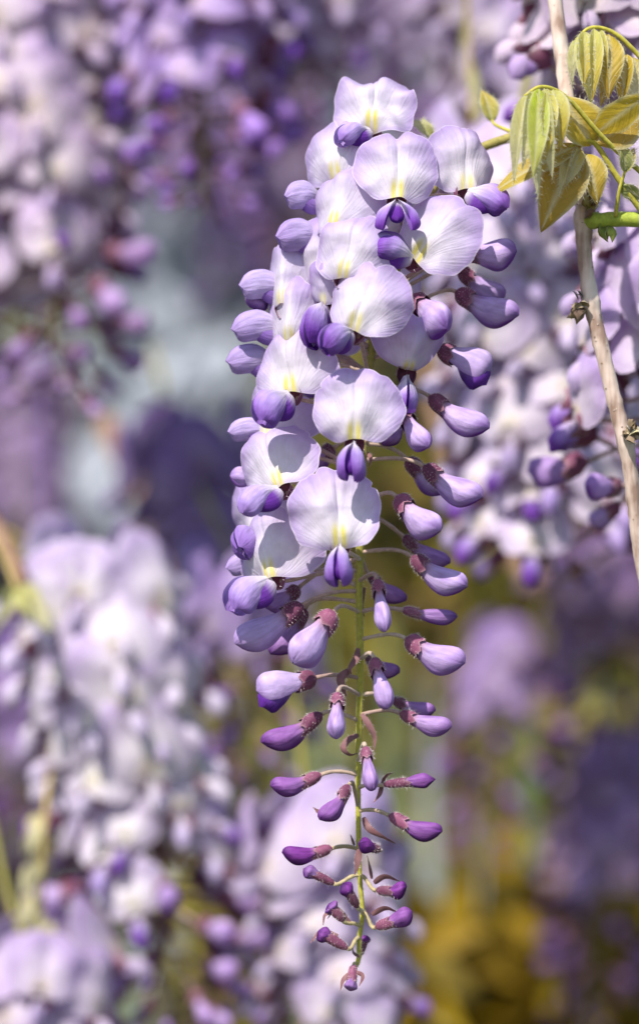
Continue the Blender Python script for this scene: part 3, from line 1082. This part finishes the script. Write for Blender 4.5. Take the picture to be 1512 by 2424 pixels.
# blurred yellow-green leaf and young shoot on the left side
def loose_leaf(stem_px, leaflets, label, seed):
    base = P(*stem_px[0])
    t = thing('young_leaf', base, label, 'leaf')
    mb = MB()
    sp_ = smooth_path([P(*q) - base for q in stem_px], 5)
    mb.tube(sp_, .0009, (.40, .30, .10), 6)
    obj('stalk', mb.mesh('stalk', [M_STEM]), t)
    for i, (x0, y0, d0, x1, y1, d1, wd, turn, fold, ca, cb) in enumerate(leaflets):
        m2 = MB()
        leaflet(m2, P(x0, y0, d0) - base, P(x1, y1, d1) - base, wd * S * (CAM_D + d0) / CAM_D, R(turn), R(fold), Vector((0, -.001, .003)), ca, cb, seed + i, False, 8, 4)
        obj('leaflet', m2.mesh('leaflet', [M_LEAF]), t)


loose_leaf([(-60, 1180, .19), (10, 1320, .185), (40, 1395, .18)], [
    (40, 1395, .18, 118, 1500, .17, 74, 10, 25, G, LPALE), (40, 1395, .18, -10, 1500, .17, 60, -30, 40, G, LPALE), (42, 1396, .18, 70, 1470, .165, 50, 30, 30, G, G)],
    'folded yellow-green young leaf above the large whitish cluster', 520)
loose_leaf([(-80, 1210, .3), (20, 1260, .3), (60, 1285, .3)], [
    (60, 1285, .3, 150, 1270, .3, 44, 50, 20, G, LPALE), (60, 1285, .3, 120, 1320, .3, 44, 20, 20, G, Y)], 'pale yellow-green leaflet pair in shadow left of the violet cluster', 530)
loose_leaf([(1075, -330, .2), (1100, -60, .2), (1112, 150, .2), (1118, 300, .2)], [
    (1112, 150, .2, 1140, 330, .2, 34, 30, 30, G, LPALE), (1105, 20, .2, 1085, 160, .2, 30, -30, 30, Y, LPALE)], 'thin yellow-green shoot with narrow leaflets hanging over the gap above the upper right flower', 540)
sh_l = []
rr_ = random.Random(8)
for i in range(16):
    yy = 1930 + i * 32
    sh_l.append((105 - i * 1.5, yy, .2, 105 + rr_.uniform(-55, 45) - i * 1.5, yy + rr_.uniform(60, 95), .2 + rr_.uniform(-.008, .008), 56, rr_.uniform(-60, 60), 30, (.62, .50, .22) if i < 7 else (.58, .55, .20), LPALE))
loose_leaf([(190, 1440, .32), (150, 1700, .28), (112, 1880, .2), (100, 2150, .2), (85, 2460, .2)], sh_l, 'cream and yellow young shoot crowded with folded leaflets, hanging beside the large whitish cluster', 550)
loose_leaf([(540, 1560, .5), (590, 1700, .48), (600, 1780, .46)], [
    (600, 1780, .46, 690, 1830, .46, 60, 40, 20, G, LPALE), (598, 1770, .46, 560, 1850, .46, 55, 10, 20, Y, B_), (580, 1690, .46, 640, 1700, .46, 50, 30, 20, Y, B_)],
    'mustard-green leaf in shadow behind the lower left buds', 570)

# ------------------------------------------------------------------ THE sharp cluster
main_top = P(1345, 262, .006)
main = thing('wisteria_raceme', main_top, 'sharp long lilac cluster with open flowers above and purple buds tapering below', 'flower cluster')
mt = Vector(main_top)
rach_px = [(1345, 262, .006), (1250, 310, .014), (1150, 345, .014), (1078, 384, .008), (1032, 432, .003), (975, 540, 0), (925, 670, 0), (893, 770, 0), (874, 860, 0), (864, 960, 0),
           (858, 1090, 0), (852, 1290, 0), (849, 1400, 0), (852, 1500, 0), (852, 1620, 0), (849, 1720, 0), (847, 1850, 0), (848, 1960, 0), (850, 2060, 0), (857, 2160, 0),
           (850, 2220, 0), (848, 2270, 0), (838, 2295, 0)]
rw = [P(*q) - mt for q in rach_px]
sp = smooth_path(rw, 8)
rm = MB()
rcol, rrad = [], []
RACH_PTS = []
rng0 = random.Random(1)
hp = []
for i, p in enumerate(sp):
    q = PX(p + mt)[1]
    RACH_PTS.append((q, p + mt))
    r = lerp(.00125, .0006, sstep(700, 2300, q)) * (1 + .10 * noise.noise(Vector((i * .8, 0, 0))))
    rrad.append(r)
    rcol.append(mix(mix((.30, .26, .07), RACH, sstep(500, 700, q)), (.40, .37, .055), sstep(1100, 1700, q)))
    for _ in range(14):
        a = rng0.uniform(0, 6.28)
        d = Vector((math.cos(a), math.sin(a), rng0.uniform(-.4, .4)))
        hp.append((p + d * r * .95 + Vector((0, 0, rng0.uniform(-.001, .001))), d))
rm.tube(sp, rrad, rcol, 12)
rm.hairs(hp, .0008, .00003, (.6, .58, .42), rng0)
obj('rachis', rm.mesh('rachis', [M_STEM]), main)


def rachis_at(y):
    best = min((q for q in RACH_PTS if q[1].y < .002 or y < 400), key=lambda q: abs(q[0] - y))
    return best[1]


def pedicel(loc, f, att_y, M, seed, r=.00052):
    """stalk from the rachis to the calyx base, in flower space"""
    a = rachis_at(att_y)
    rng = random.Random(seed)
    d = (loc - a)
    c1 = a + Vector((d.x * .45, d.y * .45, d.z * .25 + .0012))
    c2 = loc - f * min(.004, d.length * .3)
    pts = []
    for i in range(11):
        t = i / 10
        pts.append(a * (1 - t) ** 3 + c1 * 3 * t * (1 - t) ** 2 + c2 * 3 * t * t * (1 - t) + loc * t ** 3)
    Mi = M.inverted()
    mb = MB()
    k = rng.random()
    c = mix(mix(PEDI, (.50, .40, .30), k * .7), (.40, .36, .12), .55 * sstep(1750, 2150, att_y))
    lp = [Mi @ p for p in pts]
    sc_ = 1.0
    mb.tube(lp, [r * 1.25] + [r * (1 + .08 * math.sin(i * 1.7 + seed)) for i in range(9)] + [r * 1.15], c, 8)
    hp_ = []
    for p in lp[1:-1]:
        for _ in range(9):
            d_ = rnd_dir(rng)
            hp_.append((p + d_ * r * .8, d_))
    mb.hairs(hp_, .0006, .000025, HAIR, rng)
    return mb


def part(mb, name, parent, mat, color=None):
    o = obj(name, mb.mesh(name, [mat]), parent)
    if color:
        o.color = (*color, 1)
    return o


def turn_about(mb, deg):
    # swing a petal sideways about the calyx mouth
    if deg:
        piv = Vector((0, 3.6, .3)) * .001
        T = Matrix.Translation(piv) @ Matrix.Rotation(-R(deg), 4, 'Z') @ Matrix.Translation(-piv)
        mb.v = [tuple(T @ Vector(p)) for p in mb.v]


def open_flower(bx, by, dep, Wpx, yaw, pitch, roll, fold=.15, droop=45, reflex=0.0, att=None, seed=0, deep=.6, wl=12.5, wav=1.0, tint=0.0, wopen=0.0, wings=True, notch=.10, wyaw=0, cup=1.0, wh=4.4, wrot=0, wb=2.8, egg=None):
    f = Vector((math.sin(R(yaw)) * math.cos(R(pitch)), -math.cos(R(yaw)) * math.cos(R(pitch)), math.sin(R(pitch))))
    rot = frame(f, R(roll))
    anchor = Vector((0, 5.2, 2.6)) * .001
    loc = P(bx, by, dep) - rot @ anchor
    M = Matrix.Translation(loc) @ rot.to_4x4()
    ay = att if att else PX(loc)[1] + 10
    fl = obj('flower', pedicel(loc, f, ay, M, seed).mesh('flower', [M_STEM]), main, Matrix.Translation(-mt) @ M)
    rng = random.Random(seed * 7 + 3)
    Wmm = Wpx * S * 1000
    b = MB(); banner(b, Wmm, seed, fold, reflex, 24, 96, wav * 1.15, notch, cup=cup, tint=tint, egg=egg)
    part(b, 'banner_petal', fl, M_PETAL)
    if wings:
        for sd_ in (1, -1):
            wmb = MB()
            wing(wmb, sd_, wl * rng.uniform(.94, 1.06), R(droop + rng.uniform(-4, 4)), wyaw, H=wh, B=wb, seed=seed + sd_ * .5, deep=deep, ns=18, nt_=14, open_=wopen + rng.uniform(0, .25))
            turn_about(wmb, wrot)
            part(wmb, 'wing_petal', fl, M_WING)
        kmb = MB(); keel(kmb, wl * .86, R(droop + 4), H=wh * .85); turn_about(kmb, wrot); part(kmb, 'keel', fl, M_PETAL)
    c = MB(); calyx(c, 3.6 if wings else 2.9, .8, 2.4, seed=seed, tone=rng.uniform(.1, .5), teeth=.6); part(c, 'calyx', fl, M_CAL)
    return fl


def bud(cx, cy, tx, ty, Wpx, dep=-.002, dd=0.0, att=None, seed=0, tone=0.0, dark=.5, kind='bud', roll=0, tip=0.42, bend=.17, cal=.28, caltone=.3, flat=.66):
    """from the calyx base (cx, cy) to the tip (tx, ty); dd: how far the tip comes towards (-) the viewer"""
    tone = min(1.0, tone * 1.55)
    p0 = P(cx, cy, dep); p1 = P(tx, ty, dep + dd)
    f = (p1 - p0)
    Lm = f.length
    f = f.normalized()
    rot = frame(f, R(roll))
    M = Matrix.Translation(p0) @ rot.to_4x4()
    fl = obj('bud', pedicel(p0, f, att if att else cy + 12, M, seed).mesh('bud', [M_STEM]), main, Matrix.Translation(-mt) @ M)
    L = Lm * 1000; Wm = Wpx * S * 1000 * random.Random(seed).uniform(.96, 1.1)
    if kind == 'bud':
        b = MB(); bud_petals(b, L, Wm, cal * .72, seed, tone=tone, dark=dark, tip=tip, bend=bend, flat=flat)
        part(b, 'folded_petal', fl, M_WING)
    elif kind == 'wings':
        for sd_ in (1, -1):
            wmb = MB()
            wing(wmb, sd_, L * .8, R(-2), 0, H=Wm * .44, B=Wm * .24, seed=seed + sd_, deep=dark, pale=.25)
            part(wmb, 'wing_petal', fl, M_WING)
        kmb = MB(); keel(kmb, L * .62, R(2), H=Wm * .30, col0=WINGP, col1=PURP); part(kmb, 'keel', fl, M_PETAL)
    else:
        b = MB(); bud_half(b, L, Wm, cal * .7, seed, tone=tone)
        part(b, 'folded_petal', fl, M_WING)
        for sd_ in (1, -1):
            wmb = MB()
            wing(wmb, sd_, L * .74, R(14), 0, H=Wm * .46, B=Wm * .30, seed=seed + sd_, deep=1.0)
            part(wmb, 'wing_petal', fl, M_WING, (.75, .6, .85))
    c = MB()
    calyx(c, L * cal, max(.55, Wm * .10), Wm * .262, seed=seed, tone=caltone, hair=150, oval=1.12)
    part(c, 'calyx', fl, M_CAL)
    return fl


# --- open flowers: where the petal claw shows, depth, width, facing
F = [
    dict(bx=880, by=280, dep=-.004, Wpx=200, yaw=-8, pitch=28, roll=2, fold=.10, droop=34, att=470, seed=1, wav=1.8, notch=.03, deep=.2, wrot=62, wl=10, wh=2.8),
    dict(bx=790, by=404, dep=-.006, Wpx=190, yaw=-26, pitch=14, roll=-6, fold=.30, att=540, egg=-0.22, seed=2, wings=False),
    dict(bx=940, by=448, dep=-.014, Wpx=200, yaw=2, pitch=10, roll=2, fold=.12, droop=62, att=560, seed=3, wl=9, wopen=1.6, deep=1.0, wh=2.2, notch=.24),
    dict(bx=786, by=512, dep=-.013, Wpx=186, yaw=-24, pitch=16, roll=4, fold=.75, att=640, egg=-0.34, seed=4, wings=False, notch=-.06),
    dict(bx=1108, by=428, dep=-.008, Wpx=190, yaw=26, pitch=8, roll=4, fold=.28, droop=24, att=470, seed=5, deep=.75, wl=11.5, wh=3.6, wrot=-42),
    dict(bx=814, by=630, dep=-.018, Wpx=188, yaw=-14, pitch=12, roll=10, fold=.24, att=700, seed=6, wings=False),
    dict(bx=990, by=592, dep=-.015, Wpx=208, yaw=-22, pitch=14, roll=38, fold=.22, droop=16, att=680, seed=7, deep=.9, wl=10, wh=3.3, wrot=48),
    dict(bx=842, by=762, dep=-.022, Wpx=200, yaw=-16, pitch=8, roll=16, fold=.20, droop=34, att=880, seed=8, deep=.8, wl=10, notch=.16, wh=3.8, wrot=34),
    dict(bx=664, by=700, dep=-.007, Wpx=180, yaw=-22, pitch=8, roll=-4, fold=1.25, att=830, egg=-0.34, seed=9, wings=False, notch=-.10),
    dict(bx=680, by=794, dep=-.012, Wpx=190, yaw=-18, pitch=8, roll=-2, fold=1.30, att=880, egg=-0.36, seed=10, wings=False, notch=-.10),
    dict(bx=680, by=905, dep=-.015, Wpx=200, yaw=-26, pitch=14, roll=-12, fold=.42, droop=40, att=980, egg=-0.2, seed=11, deep=.6, wl=11.5, notch=.16, wrot=38, wopen=.5),
    dict(bx=838, by=1024, dep=-.024, Wpx=212, yaw=-4, pitch=6, roll=0, fold=.16, droop=60, att=1075, seed=12, deep=.75, wh=3.8, wl=11, wrot=6, wopen=.3),
    dict(bx=622, by=1024, dep=-.005, Wpx=180, yaw=-30, pitch=6, roll=-8, fold=1.0, att=1120, egg=-0.3, seed=13, wings=False, tint=.2, notch=-.05),
    dict(bx=652, by=1130, dep=-.014, Wpx=202, yaw=-26, pitch=18, roll=-26, fold=.36, droop=22, att=1220, egg=-0.1, seed=14, deep=.08, wl=11.5, wrot=52, wh=3.6),
    dict(bx=803, by=1266, dep=-.024, Wpx=216, yaw=-2, pitch=8, roll=-4, fold=.10, droop=62, att=1330, seed=15, deep=.7, wav=1.3, wh=4.0, wl=11.5, wrot=8, wopen=.2),
    dict(bx=634, by=1346, dep=-.011, Wpx=206, yaw=-30, pitch=8, roll=-20, fold=.60, droop=24, att=1350, egg=-0.26, seed=16, deep=.3, wl=13, wrot=46),
    dict(bx=968, by=872, dep=-.012, Wpx=170, yaw=4, pitch=-30, roll=8, fold=.95, droop=52, att=775, egg=-0.1, seed=17, deep=1.0, tint=.35, wl=10),
    # flowers further round the stem, partly covered
    dict(bx=905, by=536, dep=-.002, Wpx=150, yaw=6, pitch=-20, roll=0, fold=.2, att=640, seed=18, wings=False),
    dict(bx=604, by=1258, dep=.004, Wpx=190, yaw=-30, pitch=4, roll=-28, fold=.80, egg=-.25, droop=10, att=1290, seed=19, tint=.35, deep=.4),
    dict(bx=742, by=640, dep=-.006, Wpx=170, yaw=-40, pitch=0, roll=0, fold=.2, att=740, seed=20, tint=.2, wings=False),
    dict(bx=760, by=700, dep=-.012, Wpx=110, yaw=-30, pitch=-20, roll=0, fold=.7, droop=30, att=850, seed=21, tint=.4, deep=1.0, wh=5.0),
    dict(bx=1010, by=520, dep=.012, Wpx=185, yaw=60, pitch=10, roll=10, fold=.2, att=560, seed=22, tint=.3),
    dict(bx=830, by=430, dep=.010, Wpx=185, yaw=-150, pitch=0, roll=0, fold=.2, att=560, seed=23, tint=.3),
    dict(bx=960, by=700, dep=.014, Wpx=180, yaw=140, pitch=0, roll=0, fold=.2, att=740, seed=24, tint=.3),
    dict(bx=770, by=820, dep=.014, Wpx=180, yaw=-140, pitch=0, roll=0, fold=.2, att=880, seed=25, tint=.3),
]
for d in F:
    open_flower(**d)

# --- buds: (calyx x, y, tip x, y, width, depth, tip depth change, extras)
BUDS = [
        # side-facing flowers' folded petals on the left
    (802, 484, 690, 466, 74, .003, -.006, dict(att=560, kind='wings', dark=.2)),
    (808, 582, 664, 560, 94, .002, -.008, dict(att=650, kind='wings', dark=.55)),
    (705, 872, 546, 854, 82, .006, -.006, dict(att=900, kind='wings', dark=.4)),
    (720, 786, 558, 778, 88, .003, -.006, dict(att=900, kind='wings', dark=.4)),
    (728, 700, 578, 676, 86, .004, -.006, dict(att=830, kind='wings', dark=.05)),
    (685, 1034, 554, 1022, 66, .004, -.006, dict(att=1110, kind='wings', dark=.1)),
    (690, 1338, 548, 1342, 60, .006, -.004, dict(att=1390, kind='wings', dark=.35)),
    (640, 1130, 544, 1128, 48, .003, -.002, dict(att=1180, bend=.02)),
    (635, 680, 600, 735, 60, .004, -.002, dict(att=800, dark=1.0, tone=.3)),
    # right side, downwards
    (1090, 596, 1220, 612, 78, -.002, -.003, dict(att=690, bend=.12, dark=.75)),
    (1086, 636, 1178, 722, 66, .006, .002, dict(att=700, dark=.8, tone=.1)),
    (1078, 690, 1212, 772, 78, .002, -.004, dict(att=760, dark=.7, tone=.05)),
    (976, 706, 1056, 782, 88, -.006, -.010, dict(att=790, dark=.8, kind='bud', bend=.02)),
    (1036, 826, 1158, 884, 84, .000, -.004, dict(att=850, kind='half', tone=.05)),
    (1016, 938, 1140, 1038, 74, -.001, -.005, dict(att=920, dark=.6)),
    (952, 968, 1002, 1075, 72, -.010, -.008, dict(att=1055, dark=.5)),
    (948, 970, 922, 1062, 56, .004, -.002, dict(att=1050, dark=1.0, tone=.35)),
    (962, 1086, 1052, 1178, 66, .004, .002, dict(att=1045, dark=.8, tone=.1, caltone=0)),
    (1002, 1104, 1124, 1202, 76, -.004, -.005, dict(att=1096, dark=.55, caltone=.05)),
    (938, 1176, 1026, 1278, 82, -.008, -.007, dict(att=1180, dark=.45, caltone=.7)),
    (954, 1270, 1050, 1352, 54, .004, .002, dict(att=1228, dark=1.0, tone=.35, caltone=0)),
    (974, 1318, 1088, 1412, 74, -.003, -.004, dict(att=1306, dark=.6, caltone=.1)),
    (872, 1358, 946, 1436, 48, .005, 0, dict(att=1330, dark=1.0, tone=.4, caltone=0)),
    (892, 1372, 910, 1498, 62, -.009, -.006, dict(att=1378, dark=.5, caltone=.6, bend=.03, tip=.4)),
    (952, 1444, 1080, 1472, 42, -.003, .004, dict(att=1452, dark=.9, tone=.35, caltone=.6, bend=.08)),
    (960, 1512, 1086, 1594, 76, -.003, -.004, dict(att=1508, dark=.45, tone=.10, caltone=.7)),
    (866, 1556, 936, 1606, 44, .004, 0, dict(att=1548, dark=1, tone=.4, caltone=0)),
    (884, 1558, 916, 1680, 60, -.008, -.006, dict(att=1562, dark=.5, tone=.08, caltone=.6, bend=.03, tip=.3)),
    (928, 1656, 1022, 1700, 44, .003, 0, dict(att=1648, dark=.8, tone=.35, caltone=.05)),
    (946, 1688, 1062, 1738, 56, -.003, -.003, dict(att=1696, dark=.4, tone=.25, caltone=.6, bend=.14, tip=.3)),
    (864, 1768, 880, 1874, 50, -.008, -.005, dict(att=1800, dark=.5, tone=.2, caltone=.6, bend=.03, tip=.3)),
    (908, 1858, 1030, 1844, 36, -.004, -.003, dict(att=1866, dark=.7, tone=.55, caltone=.2, cal=.48, tip=1.2, bend=.0)),
    (920, 1930, 1036, 1990, 54, -.003, -.003, dict(att=1920, dark=.7, tone=.55, caltone=.65, cal=.36)),
    (898, 2012, 850, 1996, 40, -.004, -.005, dict(att=2004, dark=.9, tone=.7, caltone=.15, bend=.0)),
    (890, 2108, 962, 2112, 44, -.003, -.002, dict(att=2075, dark=1, tone=.9, caltone=.15, cal=.5)),
    (888, 2196, 978, 2164, 48, -.003, -.002, dict(att=2160, dark=.5, tone=.55, caltone=.5, cal=.42, bend=.06)),
    # left side, downwards
    (716, 1432, 566, 1540, 86, -.004, -.004, dict(att=1405, dark=.35, tone=.0, bend=.10, caltone=.2)),
    (722, 1440, 662, 1560, 62, .004, 0, dict(att=1420, dark=1, tone=.35, caltone=0)),
    (708, 1390, 640, 1452, 60, .004, 0, dict(att=1330, dark=1, tone=.3, caltone=0)),
    (790, 1448, 698, 1576, 90, -.010, -.006, dict(att=1448, dark=.3, caltone=.7, bend=.04)),
    (748, 1604, 608, 1642, 84, -.004, -.004, dict(att=1600, kind='half', tone=.0)),
    (800, 1640, 794, 1750, 64, -.010, -.006, dict(att=1640, dark=.4, tone=.05, caltone=.6, bend=.02)),
    (762, 1690, 634, 1782, 62, -.003, -.003, dict(att=1712, dark=.7, tone=.5, caltone=.15, cal=.36)),
    (760, 1834, 648, 1882, 52, -.003, -.003, dict(att=1838, dark=.6, tone=.5, caltone=.55, cal=.36)),
    (826, 1858, 772, 1952, 52, -.007, -.003, dict(att=1912, dark=.8, tone=.5, caltone=.15, cal=.34)),
    (786, 2008, 672, 2040, 50, -.003, -.003, dict(att=2006, dark=.9, tone=.75, caltone=.6, cal=.36)),
    (790, 2092, 718, 2056, 34, -.003, -.002, dict(att=2075, dark=.6, tone=.4, caltone=.35, cal=.62, tip=.8, bend=-.02)),
    (846, 2148, 812, 2090, 38, -.006, -.003, dict(att=2160, dark=.9, tone=.8, caltone=.1, cal=.58, tip=.9, bend=0)),
    (812, 2180, 778, 2140, 40, -.003, -.002, dict(att=2190, dark=.5, tone=.5, caltone=.8, cal=.75, tip=.8, bend=0)),
    (822, 2246, 752, 2204, 42, -.004, -.002, dict(att=2222, dark=.6, tone=.6, caltone=.6, cal=.72, tip=.7, bend=0)),
    (852, 2262, 868, 2214, 28, .003, .001, dict(att=2275, dark=.8, tone=.8, caltone=.2, cal=.7, tip=.6, bend=0)),
    (838, 2284, 828, 2346, 46, -.001, -.002, dict(att=2290, dark=.4, tone=.35, caltone=.8, cal=.62, tip=.6, bend=0)),
    # hidden behind the stem
    (790, 860, 745, 905, 60, .010, .002, dict(att=880, dark=1, tone=.3, caltone=0)),
    (790, 1060, 735, 1100, 66, .008, .002, dict(att=1040, dark=.9, tone=.3, caltone=0)),
]
for i, b in enumerate(BUDS):
    cx, cy, tx, ty, wd, dep, dd, kw = b
    bud(cx, cy, tx, ty, wd, dep, dd, seed=600 + i, **kw)


# --- withered bracts on the stem
def bract(pts, width, seed, col=(.17, .075, .085)):
    w_ = [P(*p) for p in pts]
    width *= .8
    sp_ = smooth_path([p - mt for p in w_], 6)
    rng = random.Random(seed)
    mb = MB()
    rows = []
    n = len(sp_) - 1
    hp_ = []
    for i, p in enumerate(sp_):
        q = i / n
        t = (sp_[min(i + 1, n)] - sp_[max(i - 1, 0)]).normalized()
        s = t.cross(Vector((.2, -1, .1))).normalized()
        s = (s * math.cos(q * 1.6) + t.cross(s) * math.sin(q * 1.6)).normalized()
        wd = width * S * .5 * (math.sin(math.pi * min(1, q * .85 + .1)) ** .6) + .00005
        nrm = s.cross(t)
        c = mix(col, (.25, .14, .14), .3 + .6 * noise.noise(Vector((q * 5, seed, 0))))
        rows.append([(p - s * wd, (0, q), c), (p + nrm * wd * .5, (.5, q), c), (p + s * wd, (1, q), c)])
        for k in (-1, 1):
            hp_.append((p + s * wd * k, s * k))
    mb.grid(rows)
    mb.hairs(hp_, .0009, .00003, HAIR, rng)
    obj('bract', mb.mesh('bract', [M_CAL]), main)


BR = [
    ([(848, 1535, -.001), (842, 1560, -.003), (828, 1582, -.004), (832, 1596, -.004)], 20),
    ([(828, 1585, -.003), (806, 1605, -.004), (812, 1630, -.004), (820, 1648, -.004)], 26),
    ([(856, 1690, -.001), (872, 1715, -.002), (886, 1745, -.002), (884, 1780, -.002)], 20),
    ([(848, 1740, -.001), (826, 1750, -.003), (812, 1770, -.004), (826, 1786, -.004), (846, 1782, -.003)], 20),
    ([(905, 1850, -.003), (898, 1880, -.003), (884, 1900, -.004)], 14),
    ([(860, 1935, -.001), (872, 1960, -.002), (900, 1978, -.003), (936, 1996, -.003)], 22),
    ([(850, 2010, -.004), (846, 2040, -.004), (840, 2070, -.003)], 22),
    ([(880, 2080, -.002), (874, 2050, -.003), (868, 2025, -.003)], 12),
    ([(778, 1935, -.004), (752, 1920, -.003), (740, 1912, -.003)], 18),
    ([(838, 2000, 0), (832, 1985, -.002), (828, 1975, -.002)], 10),
    ([(830, 2185, -.002), (800, 2160, -.003), (770, 2165, -.003), (765, 2190, -.003)], 16),
    ([(820, 2170, -.002), (795, 2150, -.004), (775, 2175, -.003)], 12),
    ([(880, 2165, -.003), (910, 2150, -.004), (940, 2158, -.004)], 20),
    ([(885, 2090, -.003), (910, 2075, -.004), (945, 2085, -.004)], 22),
    ([(800, 2215, -.004), (760, 2205, -.004), (735, 2232, -.004)], 16),
    ([(850, 2265, -.001), (836, 2255, -.002), (834, 2240, -.002)], 10),
    ([(832, 2300, -.002), (812, 2320, -.003), (806, 2345, -.003)], 14),
    ([(840, 2300, -.002), (858, 2310, -.003), (850, 2335, -.003)], 14),
    ([(862, 1390, .001), (855, 1430, .002), (862, 1460, .002)], 14),
    ([(870, 1070, .001), (876, 1085, -.002), (874, 1105, -.002)], 12),
    ([(905, 1850, -.003), (915, 1835, -.004), (930, 1828, -.004)], 12),
]
for i, (p, wd) in enumerate(BR):
    bract(p, wd, 40 + i)

print('objects', len(bpy.data.objects), 'tris', sum(len(m.polygons) for m in bpy.data.meshes) * 2)
